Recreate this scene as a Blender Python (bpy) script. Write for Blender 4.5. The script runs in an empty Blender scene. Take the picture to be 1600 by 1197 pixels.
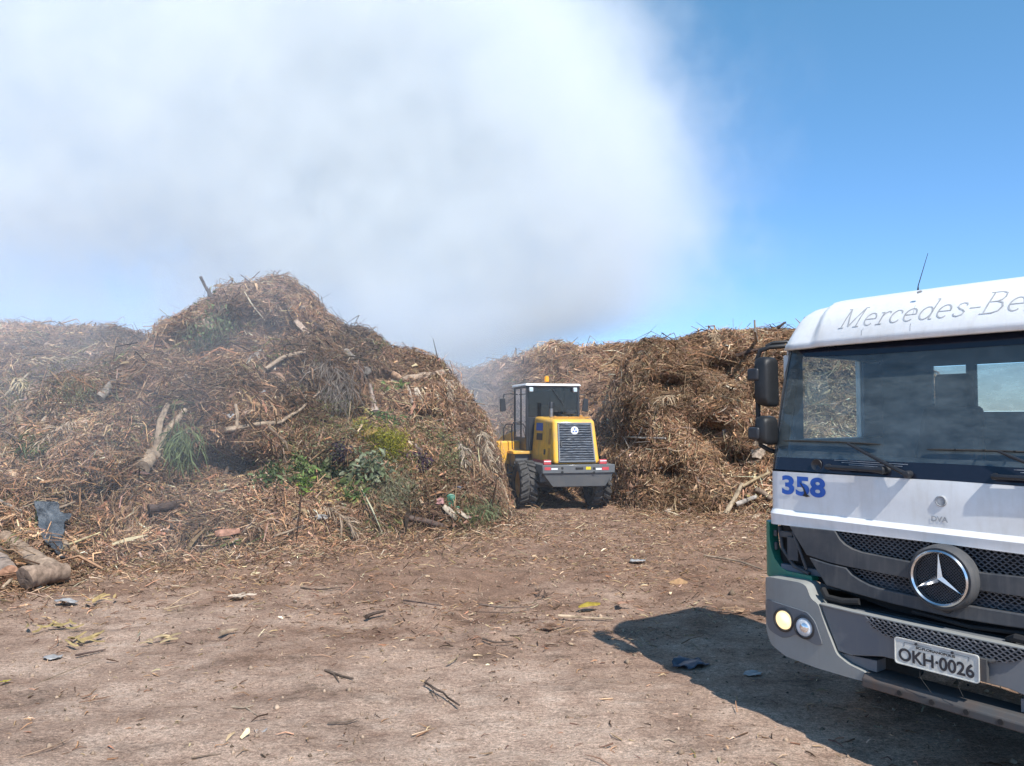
import bpy, bmesh, math, random
import numpy as np
from mathutils import Vector, Matrix
from mathutils.bvhtree import BVHTree

random.seed(7)
RNG = np.random.default_rng(11)
S = bpy.context.scene
COL = S.collection

# ---------------------------------------------------------------- camera
CAM_H = 2.0
cam_d = bpy.data.cameras.new('camera')
cam_d.sensor_width = 36.0
cam_d.lens = 27.0
cam_d.clip_end = 3000
cam_d.clip_start = 0.05
cam = bpy.data.objects.new('camera', cam_d)
COL.objects.link(cam)
cam.location = (0, 0, CAM_H)
cam.rotation_euler = (math.radians(90 + 2.457), 0, 0)
S.camera = cam

# ---------------------------------------------------------------- sky and sun
SUN_DIR = Vector((1.10, -2.24, 2.85)).normalized()      # towards the sun
elev = math.asin(SUN_DIR.z)
W = bpy.data.worlds.new("World")
S.world = W
W.use_nodes = True
nt = W.node_tree
nt.nodes.clear()
sky = nt.nodes.new('ShaderNodeTexSky')
sky.sky_type = 'NISHITA'
sky.sun_disc = False
sky.sun_elevation = elev
sky.sun_rotation = math.atan2(SUN_DIR.x, SUN_DIR.y)
sky.altitude = 0
sky.air_density = 1.0
sky.dust_density = 0.1
sky.ozone_density = 3.0
bg = nt.nodes.new('ShaderNodeBackground')
bg.inputs['Strength'].default_value = 0.15
wo = nt.nodes.new('ShaderNodeOutputWorld')
tcw = nt.nodes.new('ShaderNodeTexCoord'); spw = nt.nodes.new('ShaderNodeSeparateXYZ')
nt.links.new(tcw.outputs['Generated'], spw.inputs[0])
rw = nt.nodes.new('ShaderNodeValToRGB')          # clear, deep-blue air: less white towards the horizon
rw.color_ramp.elements[0].position = 0.0; rw.color_ramp.elements[0].color = (.48, .60, .90, 1)
rw.color_ramp.elements[1].position = 0.5; rw.color_ramp.elements[1].color = (.57, .87, .88, 1)
nt.links.new(spw.outputs['Z'], rw.inputs['Fac'])
mw = nt.nodes.new('ShaderNodeMix'); mw.data_type = 'RGBA'; mw.blend_type = 'MULTIPLY'; mw.inputs[0].default_value = 1.0
nt.links.new(sky.outputs[0], mw.inputs[6]); nt.links.new(rw.outputs['Color'], mw.inputs[7])
nt.links.new(mw.outputs[2], bg.inputs['Color'])
nt.links.new(bg.outputs[0], wo.inputs['Surface'])

sun_d = bpy.data.lights.new('sun', 'SUN')
sun_d.energy = 4.2
sun_d.angle = math.radians(0.53)
sun_d.color = (1.0, 0.94, 0.86)
sun = bpy.data.objects.new('sun', sun_d)
COL.objects.link(sun)
sun.rotation_euler = (-SUN_DIR).to_track_quat('-Z', 'Y').to_euler()

S.view_settings.view_transform = 'Standard'
S.view_settings.look = 'None'
S.view_settings.exposure = 0.6
S.view_settings.gamma = 1.0
S.render.engine = 'CYCLES'
cy = S.cycles
cy.use_denoising = True
cy.max_bounces = 12
cy.diffuse_bounces = 3
cy.glossy_bounces = 3
cy.transmission_bounces = 6
cy.transparent_max_bounces = 12
cy.volume_bounces = 7
cy.volume_step_rate = 1.0
cy.volume_preview_step_rate = 1.0
cy.volume_max_steps = 256
cy.use_adaptive_sampling = True
cy.adaptive_threshold = 0.015
cy.sample_clamp_indirect = 6.0
cy.caustics_reflective = False
cy.caustics_refractive = False

# ---------------------------------------------------------------- helpers
def tag(o, label=None, cat=None, group=None, kind=None):
    if label: o['label'] = label
    if cat: o['category'] = cat
    if group: o['group'] = group
    if kind or cat: o['kind'] = kind or 'thing'
    return o

def empty(name, loc=(0, 0, 0), rz=0.0, label=None, cat=None, group=None):
    o = bpy.data.objects.new(name, None)
    COL.objects.link(o)
    o.location = loc
    o.rotation_euler = (0, 0, rz)
    return tag(o, label, cat, group)

class MB:
    """collects shapes, then links them as one mesh object"""
    def __init__(s): s.v = []; s.f = []; s.mi = []; s.cur = 0
    def mat(s, i): s.cur = i; return s
    def add(s, vs, fs):
        n = len(s.v)
        s.v += [tuple(map(float, p)) for p in vs]
        for f in fs:
            s.f.append(tuple(i + n for i in f)); s.mi.append(s.cur)
        return s
    def box(s, x0, x1, y0, y1, z0, z1):
        vs = [(x, y, z) for z in (z0, z1) for y in (y0, y1) for x in (x0, x1)]
        return s.add(vs, [(0, 2, 3, 1), (4, 5, 7, 6), (0, 1, 5, 4), (2, 6, 7, 3), (0, 4, 6, 2), (1, 3, 7, 5)])
    def hexa(s, b, t):
        """b, t: four points each, same winding (counter-clockwise seen from above)"""
        return s.add(list(b) + list(t), [(3, 2, 1, 0), (4, 5, 6, 7), (0, 1, 5, 4), (1, 2, 6, 5), (2, 3, 7, 6), (3, 0, 4, 7)])
    def prism(s, poly, axis, a, b):
        """poly in the two other axes, pushed from a to b along axis"""
        def mk(p, q, t):
            return {'x': (t, p, q), 'y': (p, t, q), 'z': (p, q, t)}[axis]
        n = len(poly)
        vs = [mk(p, q, a) for p, q in poly] + [mk(p, q, b) for p, q in poly]
        fs = [tuple(range(n)), tuple(range(2 * n - 1, n - 1, -1))]
        fs += [(i, n + i, n + (i + 1) % n, (i + 1) % n) for i in range(n)]
        return s.add(vs, fs)
    def tube(s, pts, rad, n=10, cap=True, jitter=0.0, rnd=None, flat=1.0):
        pts = [Vector(p) for p in pts]
        if not hasattr(rad, '__len__'): rad = [rad] * len(pts)
        vs = []
        up = None
        for i, p in enumerate(pts):
            d = (pts[min(i + 1, len(pts) - 1)] - pts[max(i - 1, 0)]).normalized()
            if up is None:
                up = Vector((0, 0, 1)) if abs(d.z) < .9 else Vector((1, 0, 0))
            a = d.cross(up).normalized(); b = a.cross(d).normalized(); up = b
            for k in range(n):
                t = 2 * math.pi * k / n
                r = rad[i] * (1 + (rnd.uniform(-jitter, jitter) if jitter else 0))
                vs.append(p + a * math.cos(t) * r + b * math.sin(t) * r * flat)
        fs = []
        for i in range(len(pts) - 1):
            for k in range(n):
                k2 = (k + 1) % n
                fs.append((i * n + k, i * n + k2, (i + 1) * n + k2, (i + 1) * n + k))
        if cap:
            fs.append(tuple(range(n - 1, -1, -1)))
            fs.append(tuple((len(pts) - 1) * n + k for k in range(n)))
        return s.add(vs, fs)
    def lathe(s, prof, c, axis, n=32):
        """prof: (radius, offset along axis)"""
        vs = []; m = len(prof)
        for k in range(n):
            t = 2 * math.pi * k / n
            for r, h in prof:
                a, b = r * math.cos(t), r * math.sin(t)
                vs.append({'x': (c[0] + h, c[1] + a, c[2] + b), 'y': (c[0] + a, c[1] + h, c[2] + b),
                           'z': (c[0] + a, c[1] + b, c[2] + h)}[axis])
        fs = []
        for k in range(n):
            k2 = (k + 1) % n
            for j in range(m - 1):
                fs.append((k * m + j, k * m + j + 1, k2 * m + j + 1, k2 * m + j))
        return s.add(vs, fs)
    def build(s, name, mats, parent=None, bevel=0.0, seg=2, smooth=True, angle=35):
        me = bpy.data.meshes.new(name)
        me.from_pydata(s.v, [], s.f)
        if not isinstance(mats, (list, tuple)): mats = [mats]
        for m in mats: me.materials.append(m)
        if len(mats) > 1: me.polygons.foreach_set('material_index', s.mi)
        bm = bmesh.new(); bm.from_mesh(me)
        bmesh.ops.recalc_face_normals(bm, faces=bm.faces)
        bm.to_mesh(me); bm.free()
        if smooth:
            me.polygons.foreach_set('use_smooth', [True] * len(me.polygons))
            me.set_sharp_from_angle(angle=math.radians(angle))
        o = bpy.data.objects.new(name, me)
        COL.objects.link(o)
        if parent: o.parent = parent
        if bevel > 0:
            b = o.modifiers.new('bevel', 'BEVEL')
            b.width = bevel; b.segments = seg; b.limit_method = 'ANGLE'; b.angle_limit = math.radians(40)
            b.harden_normals = False
        return o

def round_poly(P, r, n=4):
    out = []
    m = len(P)
    rr = r if hasattr(r, '__len__') else [r] * m
    for i in range(m):
        p0, p1, p2 = Vector(P[i - 1]), Vector(P[i]), Vector(P[(i + 1) % m])
        a, b = (p0 - p1), (p2 - p1)
        q = min(rr[i], a.length * .45, b.length * .45)
        if q < 1e-4:
            out.append(tuple(p1)); continue
        s, e = p1 + a.normalized() * q, p1 + b.normalized() * q
        for k in range(n + 1):
            t = k / n
            out.append(tuple((1 - t) ** 2 * s + 2 * t * (1 - t) * p1 + t * t * e))
    return out

# ---- numpy value noise
def _hash(ix, iy, iz, seed):
    h = (ix.astype(np.int64) * 374761393 + iy.astype(np.int64) * 668265263 + iz.astype(np.int64) * 2147483647 + seed * 1274126177) & 0xffffffff
    h = ((h ^ (h >> 13)) * 1274126177) & 0xffffffff
    h = h ^ (h >> 16)
    return (h & 0xffffff) / float(0xffffff)
def vnoise(x, y, z=None, seed=0):
    x = np.asarray(x, float); y = np.asarray(y, float)
    z = np.zeros_like(x) if z is None else np.asarray(z, float)
    ix, iy, iz = np.floor(x).astype(np.int64), np.floor(y).astype(np.int64), np.floor(z).astype(np.int64)
    fx, fy, fz = x - ix, y - iy, z - iz
    fx = fx * fx * (3 - 2 * fx); fy = fy * fy * (3 - 2 * fy); fz = fz * fz * (3 - 2 * fz)
    r = 0
    for dx in (0, 1):
        for dy in (0, 1):
            for dz in (0, 1):
                w = (fx if dx else 1 - fx) * (fy if dy else 1 - fy) * (fz if dz else 1 - fz)
                r = r + w * _hash(ix + dx, iy + dy, iz + dz, seed)
    return r * 2 - 1
def fbm(x, y, z=None, oct=4, seed=0, gain=.5):
    a, s, r, t = 1.0, 1.0, 0, 0
    for o in range(oct):
        r = r + a * vnoise(np.asarray(x) * s, np.asarray(y) * s, None if z is None else np.asarray(z) * s, seed + o * 17)
        t += a; a *= gain; s *= 2.03
    return r / t

# ---------------------------------------------------------------- materials
def nodes_of(name):
    m = bpy.data.materials.new(name)
    m.use_nodes = True
    n = m.node_tree
    return m, n, n.nodes['Principled BSDF']
def coords(n, scale=1.0):
    tc = n.nodes.new('ShaderNodeTexCoord')
    mp = n.nodes.new('ShaderNodeMapping')
    if not hasattr(scale, '__len__'): scale = (scale,) * 3
    mp.inputs['Scale'].default_value = scale
    n.links.new(tc.outputs['Object'], mp.inputs['Vector'])
    return mp.outputs['Vector']
def noise(n, vec, scale, detail=4, rough=.55):
    t = n.nodes.new('ShaderNodeTexNoise')
    t.inputs['Scale'].default_value = scale
    t.inputs['Detail'].default_value = detail
    t.inputs['Roughness'].default_value = rough
    n.links.new(vec, t.inputs['Vector'])
    return t.outputs['Fac']
def ramp(n, fac, stops):
    r = n.nodes.new('ShaderNodeValToRGB')
    e = r.color_ramp.elements
    while len(e) < len(stops): e.new(.5)
    for el, (p, c) in zip(e, stops):
        el.position = p
        el.color = (c[0], c[1], c[2], 1) if hasattr(c, '__len__') else (c, c, c, 1)
    n.links.new(fac, r.inputs['Fac'])
    return r.outputs['Color']
def mixc(n, fac, a, b, mode='MIX'):
    m = n.nodes.new('ShaderNodeMix')
    m.data_type = 'RGBA'; m.blend_type = mode
    for sock, val in ((m.inputs[0], fac), (m.inputs[6], a), (m.inputs[7], b)):
        if isinstance(val, bpy.types.NodeSocket): n.links.new(val, sock)
        elif hasattr(val, '__len__'): sock.default_value = (val[0], val[1], val[2], 1)
        else: sock.default_value = val
    return m.outputs[2]
def bump(n, bsdf, h, strength=.3, dist=.02):
    b = n.nodes.new('ShaderNodeBump')
    b.inputs['Strength'].default_value = strength
    b.inputs['Distance'].default_value = dist
    n.links.new(h, b.inputs['Height'])
    n.links.new(b.outputs['Normal'], bsdf.inputs['Normal'])
def paint(name, col, rough=.35, dirt=.25, dirtcol=(.22, .18, .14), metal=0.0, coat=0.3, scale=3.0, streak=True):
    m, n, b = nodes_of(name)
    v = coords(n)
    a = noise(n, v, scale, 8, .65)
    fac = ramp(n, a, [(.42, 0.0), (.78, dirt)])
    v2 = coords(n, (9, 9, 1.2)) if streak else coords(n, 8)
    a2 = noise(n, v2, 2.5, 5, .6)
    f2 = ramp(n, a2, [(.5, 0.0), (.85, dirt * .8)])
    c = mixc(n, fac, col, dirtcol)
    c = mixc(n, f2, c, dirtcol)
    n.links.new(c, b.inputs['Base Color'])
    rr = ramp(n, a, [(.3, rough), (.8, min(1, rough + .3))])
    n.links.new(rr, b.inputs['Roughness'])
    b.inputs['Metallic'].default_value = metal
    b.inputs['Coat Weight'].default_value = coat
    b.inputs['Coat Roughness'].default_value = .15
    return m
def plain(name, col, rough=.6, metal=0.0, var=.25, scale=12, bmp=0.0, spec=.5):
    m, n, b = nodes_of(name)
    v = coords(n)
    a = noise(n, v, scale, 5, .6)
    c = ramp(n, a, [(.3, tuple(x * (1 - var) for x in col)), (.7, tuple(min(1, x * (1 + var)) for x in col))])
    n.links.new(c, b.inputs['Base Color'])
    b.inputs['Roughness'].default_value = rough
    b.inputs['Metallic'].default_value = metal
    b.inputs['Specular IOR Level'].default_value = spec
    if bmp: bump(n, b, a, bmp, .01)
    return m
def glass(name, tint, rough=.02, dust_sheen=.06, dust_sheen_col=(.6, .58, .52), refl=1.0):
    m = bpy.data.materials.new(name); m.use_nodes = True
    n = m.node_tree; n.nodes.clear()
    out = n.nodes.new('ShaderNodeOutputMaterial')
    tr = n.nodes.new('ShaderNodeBsdfTransparent'); tr.inputs['Color'].default_value = (*tint, 1)
    gl = n.nodes.new('ShaderNodeBsdfGlossy'); gl.inputs['Roughness'].default_value = rough
    fr = n.nodes.new('ShaderNodeFresnel'); fr.inputs['IOR'].default_value = 1.52
    mu = n.nodes.new('ShaderNodeMath'); mu.operation = 'MULTIPLY'; mu.inputs[1].default_value = refl
    n.links.new(fr.outputs[0], mu.inputs[0])
    mx = n.nodes.new('ShaderNodeMixShader')
    n.links.new(mu.outputs[0], mx.inputs[0]); n.links.new(tr.outputs[0], mx.inputs[1]); n.links.new(gl.outputs[0], mx.inputs[2])
    df = n.nodes.new('ShaderNodeBsdfDiffuse'); df.inputs['Color'].default_value = (*dust_sheen_col, 1)
    mx2 = n.nodes.new('ShaderNodeMixShader')
    v = coords(n, (2, 2, 5))
    f = ramp(n, noise(n, v, 3, 6, .7), [(.3, dust_sheen * .4), (.8, dust_sheen * 1.6)])
    n.links.new(f, mx2.inputs[0]); n.links.new(mx.outputs[0], mx2.inputs[1]); n.links.new(df.outputs[0], mx2.inputs[2])
    n.links.new(mx2.outputs[0], out.inputs['Surface'])
    return m

M = {}
M['white'] = paint('white_paint', (.76, .77, .77), .34, .42, (.46, .41, .34), scale=4)
M['green'] = paint('green_paint', (.010, .20, .135), .35, .3, (.12, .11, .09))
M['grille'] = paint('grille_plastic', (.040, .046, .055), .55, .65, (.15, .14, .13), coat=0)
M['bumper_grey'] = paint('bumper_cover', (.27, .28, .27), .5, .4, (.2, .18, .15), coat=.1)
M['bumper_dark'] = paint('bumper_centre', (.115, .13, .15), .45, .5, (.22, .21, .19), coat=.1)
M['black'] = plain('black_plastic', (.018, .02, .025), .45)
M['mirror'] = plain('mirror_plastic', (.009, .010, .012), .55)
M['frit'] = plain('black_glass_border', (.012, .014, .024), .12, var=.1)
M['cavity'] = plain('dark_cavity', (.012, .012, .013), .8)
M['rubber'] = plain('rubber', (.028, .028, .028), .85, bmp=.3, scale=40)
M['chrome'] = plain('chrome', (.62, .63, .65), .22, metal=1.0, var=.08)
M['steel'] = plain('steel', (.30, .30, .31), .4, metal=.8)
M['rust'] = paint('rusty_steel', (.055, .057, .06), .7, .45, (.12, .06, .03), coat=0, scale=6)
M['interior'] = plain('cab_lining', (.10, .12, .15), .8, var=.15)
M['fabric'] = plain('seat_fabric', (.03, .035, .05), .9)
M['wglass'] = glass('windscreen_glass', (.72, .88, .92), .01, .15, (.40, .50, .54), refl=1.3)  # dust film made stronger and blue-grey, its colour imitating pale reflection on the glass
M['sglass'] = glass('side_glass', (.86, .94, .92), .01, .05)
M['dusty'] = glass('dusty_rear_glass', (.82, .74, .66), .05, .35, (.6, .6, .58))
M['plate'] = paint('plate_metal', (.60, .60, .56), .45, .5, (.3, .26, .2), scale=14, coat=0)
M['plate_ink'] = plain('plate_ink', (.03, .03, .035), .6)
M['blue_ink'] = plain('blue_paint', (.018, .11, .46), .45, var=.1)
M['faded_ink'] = plain('faded_lettering', (.36, .37, .38), .6, var=.3, scale=30)
M['yellow'] = paint('yellow_paint', (.86, .46, .03), .5, .75, (.34, .25, .13), scale=4)
M['yellow_wheel'] = paint('yellow_rim', (.50, .24, .02), .5, .6, (.16, .11, .07), scale=6)
M['loader_grey'] = paint('loader_grey', (.10, .11, .12), .45, .35, (.2, .17, .14), scale=4)
M['louvre'] = paint('louvre_grey', (.13, .15, .18), .4, .3, (.25, .22, .18), scale=6)
M['loader_glass'] = glass('loader_glass', (.04, .07, .12), .02, .012, (.25, .35, .5))
M['red'] = plain('red_lens', (.50, .06, .07), .45, var=.1)
M['white_lens'] = plain('white_sticker', (.75, .75, .75), .5, var=.05)
M['amber'] = plain('amber_lens', (.9, .32, .01), .25, var=.1)
M['sticker_yellow'] = plain('yellow_sticker', (.75, .55, .02), .5, var=.2, scale=60)
M['lens'] = plain('lamp_lens', (.62, .65, .68), .12, var=.25, scale=25)
M['reflector'] = plain('lamp_reflector', (.75, .77, .80), .15, metal=.9, var=.1)
mm, n_, b_ = nodes_of('lit_lamp')
b_.inputs['Base Color'].default_value = (.8, .65, .4, 1)
b_.inputs['Emission Color'].default_value = (1.0, .74, .38, 1)
b_.inputs['Emission Strength'].default_value = .75
b_.inputs['Roughness'].default_value = .15
M['lit'] = mm
# ================================================================ the truck
TH = math.atan2(-.8, .6)
truck = empty('tipper_truck', (0.56 * 4.2, 4.2, 0), TH,
              'white tipper truck numbered 358 with green corner trim and one headlamp lit', 'truck')

def corner(x, Wd, r):
    a = abs(x) - (Wd - r)
    return r - math.sqrt(max(0.0, r * r - a * a)) if a > 0 else 0.0
PZ = [(.9, 0.), (1.31, 0.), (1.355, -.006), (1.385, .02), (1.64, .02), (2.47, .22), (2.6, .25), (2.9, .4)]
def lerp_tab(z, P):
    if z <= P[0][0]: return P[0][1]
    for (a, b), (c, d) in zip(P, P[1:]):
        if z <= c: return b + (d - b) * (z - a) / (c - a)
    return P[-1][1]
def yf(x, z): return .05 * (x / 1.1) ** 2 + .02 + corner(x, 1.18, .085) + lerp_tab(z, PZ)
def yb(x, z): return -.09 + .13 * (x / 1.2) ** 2 + corner(x, 1.25, .2)
def yg(x, z): return .02 + .10 * (x / 1.1) ** 2 + corner(x, 1.29, .12)
VIS = [(2.455, .155), (2.50, .165), (2.56, .185), (2.62, .22), (2.68, .265), (2.73, .32), (2.765, .39), (2.785, .48), (2.795, .62)]
def yv(x, z): return .075 * (x / 1.1) ** 2 + lerp_tab(z, VIS)

def panel(name, poly, mat, fn, off=0.0, thick=.02, parent=truck, step=.06, bev=.0, seg=2, extra=()):
    """a plate with the outline poly (x, z), bent onto the surface y = fn(x, z) and given a thickness"""
    bm = bmesh.new()
    vs = [bm.verts.new((x, 0, z)) for x, z in poly]
    bm.faces.new(vs)
    xs = [p[0] for p in poly]; zs = [p[1] for p in poly]
    cuts = []
    x = math.floor(min(xs) / step) * step
    while x < max(xs):
        cuts.append(x)
        if abs(x) > 1.0: cuts.append(x + step / 3); cuts.append(x + 2 * step / 3)
        x += step
    for c in cuts:
        bmesh.ops.bisect_plane(bm, geom=bm.verts[:] + bm.edges[:] + bm.faces[:], plane_co=(c, 0, 0), plane_no=(1, 0, 0), dist=1e-5)
    for c in [1.31, 1.355, 1.385, 1.64, 2.47, 2.6] + list(extra):
        if min(zs) < c < max(zs):
            bmesh.ops.bisect_plane(bm, geom=bm.verts[:] + bm.edges[:] + bm.faces[:], plane_co=(0, 0, c), plane_no=(0, 0, 1), dist=1e-5)
    for v in bm.verts: v.co.y = fn(v.co.x, v.co.z) + off
    bm.normal_update()
    if sum(f.normal.y * f.calc_area() for f in bm.faces) > 0:
        bmesh.ops.reverse_faces(bm, faces=bm.faces[:])
    if thick > 0:
        f0 = bm.faces[:]
        r = bmesh.ops.extrude_face_region(bm, geom=f0)
        nv = [g for g in r['geom'] if isinstance(g, bmesh.types.BMVert)]
        # the extruded copy stays in front; the originals become the back
        for f in f0: f.normal_flip() if f.is_valid else None
        old = {v for f in f0 if f.is_valid for v in f.verts}
        for v in old: v.co.y += thick
    bmesh.ops.recalc_face_normals(bm, faces=bm.faces)
    me = bpy.data.meshes.new(name); bm.to_mesh(me); bm.free()
    me.materials.append(mat)
    me.polygons.foreach_set('use_smooth', [True] * len(me.polygons))
    me.set_sharp_from_angle(angle=math.radians(28))
    o = bpy.data.objects.new(name, me); COL.objects.link(o); o.parent = parent
    if bev:
        b = o.modifiers.new('bevel', 'BEVEL'); b.width = bev; b.segments = seg
        b.limit_method = 'ANGLE'; b.angle_limit = math.radians(50)
    return o
def sym(P):
    """outline given for x <= 0 from top centre round to bottom centre -> the whole outline"""
    return P + [(-x, z) for x, z in reversed(P) if abs(x) > 1e-6]
def mirror(P): return [(-x, z) for x, z in P]

def text_mesh(txt, size, xs=1.0, bold=0.0, slant=0.0):
    cu = bpy.data.curves.new('t', 'FONT')
    cu.body = txt; cu.size = size; cu.align_x = 'CENTER'; cu.align_y = 'CENTER'; cu.offset = bold; cu.shear = slant
    cu.resolution_u = 6
    o = bpy.data.objects.new('t', cu); COL.objects.link(o)
    bpy.context.view_layer.update()
    dg = bpy.context.evaluated_depsgraph_get()
    me = bpy.data.meshes.new_from_object(o.evaluated_get(dg))
    vs = [(v.co.x * xs, v.co.y) for v in me.vertices]; fs = [tuple(p.vertices) for p in me.polygons]
    bpy.data.objects.remove(o); bpy.data.curves.remove(cu); bpy.data.meshes.remove(me)
    return vs, fs
def lettering(name, txt, cx, cz, size, mat, fn, off, parent, xs=1.0, bold=0.0, rot=0.0, height=None, width=None):
    vs, fs = text_mesh(txt, size, xs, bold)
    x0, x1 = min(v[0] for v in vs), max(v[0] for v in vs); y0, y1 = min(v[1] for v in vs), max(v[1] for v in vs)
    kx = width / (x1 - x0) if width else 1.0; ky = height / (y1 - y0) if height else 1.0
    mb = MB()
    c, s_ = math.cos(rot), math.sin(rot)
    P = []
    for x, y in vs:
        x = (x - (x0 + x1) / 2) * kx; y = (y - (y0 + y1) / 2) * ky
        x, y = x * c - y * s_, x * s_ + y * c
        P.append((cx + x, fn(cx + x, cz + y) + off, cz + y))
    mb.add(P, fs)
    o = mb.build(name, mat, parent, smooth=False)
    return o

# ---- white front panel, side shell, roof visor
T_ = truck
front = panel('front_panel', sym([(0, 1.645), (-1.13, 1.632), (-1.165, 1.628), (-1.165, 1.28), (-1.05, 1.285), (-.68, 1.296), (0, 1.303)]),
              M['white'], yf, 0, .03, step=.05, extra=(1.34, 1.37, 1.40, 1.5))
# visor loft
mb = MB()
xsv = sorted(set([round(-1.185 + 2.37 * (0.5 - 0.5 * math.cos(math.pi * i / 70)), 4) for i in range(71)] + [-.93, -.905, -.89, -.87, -.85, .85, .87, .89, .905, .93]))
prof = VIS + [(2.80, .9), (2.80, 1.4), (2.78, 1.56)]
def sstep(a, b, x):
    t = min(1, max(0, (x - a) / (b - a))); return t * t * (3 - 2 * t)
G = []
for x in xsv:
    a = abs(x)
    k = max(0.0, 1 - ((a - .93) / .256) ** 3.2) ** .38 if a > .93 else 1.0
    sh = sstep(.93, .86, a)
    row = []
    for z, y in prof:
        zz = 2.455 + (z - 2.455) * (.93 + .07 * sh) * k
        yy = y + .075 * (x / 1.1) ** 2 + .035 * (1 - sh) * sstep(2.455, 2.6, z) + (corner(x, 1.19, .12) if y < 1.2 else 0) * (1 - sstep(.7, 1.4, y))
        row.append((x, yy, zz))
    G.append(row)
nprof = len(prof)
mb.add([p for r in G for p in r], [(i * nprof + j, (i + 1) * nprof + j, (i + 1) * nprof + j + 1, i * nprof + j + 1)
                                    for i in range(len(xsv) - 1) for j in range(nprof - 1)])
visor = mb.build('roof', M['white'], T_, smooth=True, angle=50)
so = visor.modifiers.new('s', 'SOLIDIFY'); so.thickness = .025; so.offset = -1
# faint wear marks and clearance lamp on the roof
mb = MB(); mb.tube([(-.245, .27, 2.735), (-.215, .265, 2.742)], .007, 6)
mb.build('clearance_lamp', M['faded_ink'], T_)
for x, z0, z1, w in ((-.245, 2.50, 2.545, .0016), (-.247, 2.60, 2.66, .0012), (-.55, 2.50, 2.53, .0025), (-.545, 2.535, 2.545, .0012)):
    z = z0; mb = MB()
    while z < z1:
        mb.add([(x - w, yv(x, z) - .002, z), (x + w, yv(x, z) - .002, z), (x + w * .6, yv(x, z + .012) - .002, z + .012), (x - w * .6, yv(x, z + .012) - .002, z + .012)], [(0, 1, 2, 3)])
        z += .012; x += random.uniform(-.002, .002)
    mb.build('scratch', M['faded_ink'], visor, smooth=False)

# "Mercedes-Benz" in worn serif italic
def arc(cx, cy, rx, ry, a0, a1, n=12):
    return [(cx + rx * math.cos(math.radians(a0 + (a1 - a0) * i / n)), cy + ry * math.sin(math.radians(a0 + (a1 - a0) * i / n))) for i in range(n + 1)]
GL = {
 'M': (1.12, [[(.14, 0), (.14, 1)], [(.14, 1), (.47, .04)], [(.47, .04), (.86, 1)], [(.86, 1), (.86, 0)], [(0, 0), (.27, 0)], [(.72, 0), (1.0, 0)], [(0, 1), (.14, 1)], [(.86, 1), (1.0, 1)]]),
 'e': (.66, [arc(.3, .32, .24, .31, 0, 310, 18) , [(.06, .33), (.54, .33)]]),
 'r': (.52, [[(.16, 0), (.16, .62)], [(.02, 0), (.3, 0)], [(.02, .6), (.16, .6)], [(.16, .40), (.24, .56), (.36, .63), (.46, .6), (.47, .53)]]),
 'c': (.60, [arc(.3, .32, .24, .31, 45, 320, 16), [(.47, .54), (.49, .46)]]),
 'd': (.72, [arc(.29, .32, .23, .31, 0, 360, 20), [(.53, 0), (.53, 1)], [(.42, 1), (.53, 1)], [(.53, 0), (.66, 0)]]),
 's': (.56, [[(.45, .50), (.40, .60), (.26, .64), (.13, .58), (.11, .47), (.2, .37), (.36, .29), (.46, .19), (.42, .06), (.26, 0), (.12, .03), (.06, .14)]]),
 '-': (.50, [[(.04, .34), (.44, .34)]]),
 'B': (.90, [[(.16, 0), (.16, 1)], [(.02, 1), (.44, 1), (.62, .92), (.65, .76), (.58, .60), (.44, .54), (.16, .54)], [(.44, .54), (.66, .46), (.74, .28), (.66, .08), (.46, 0), (.02, 0)]]),
 'n': (.70, [[(.16, 0), (.16, .62)], [(.02, 0), (.3, 0)], [(.02, .6), (.16, .6)], [(.16, .42), (.26, .58), (.4, .63), (.51, .56), (.53, .42), (.53, 0)], [(.41, 0), (.66, 0)]]),
 'z': (.58, [[(.08, .5), (.08, .62), (.48, .62), (.06, 0), (.5, 0), (.5, .12)]]),
}
mb = MB()
tot = sum(GL[c][0] for c in 'Mercedes-Benz')
sx = 1.24 / tot; szz = .122; x0 = -.722; zb_ = 2.562
def ribbon(mb, pts, w):
    # resample
    P = []
    for a, b in zip(pts, pts[1:]):
        L = math.hypot(b[0] - a[0], b[1] - a[1]); k = max(1, int(L / .012))
        for i in range(k): P.append((a[0] + (b[0] - a[0]) * i / k, a[1] + (b[1] - a[1]) * i / k))
    P.append(pts[-1])
    vs = []
    for i, p in enumerate(P):
        q0, q1 = P[max(0, i - 1)], P[min(len(P) - 1, i + 1)]
        d = Vector((q1[0] - q0[0], q1[1] - q0[1])).normalized()
        wd = w * (.55 + .55 * abs(d.y)) / 2
        nx, nz = -d.y * wd, d.x * wd
        for s_ in (1, -1):
            X, Z = p[0] + nx * s_, p[1] + nz * s_
            vs.append((X, yv(X, Z) - .0025, Z))
    mb.add(vs, [(2 * i, 2 * i + 1, 2 * i + 3, 2 * i + 2) for i in range(len(P) - 1)])
for ch in 'Mercedes-Benz':
    adv, strokes = GL[ch]
    for st in strokes:
        ribbon(mb, [(x0 + (p[0] + .27 * p[1]) * sx, zb_ + p[1] * szz) for p in st], .0080)
    x0 += adv * sx
lt = mb.build('lettering', M['faded_ink'], visor, smooth=False)

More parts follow.
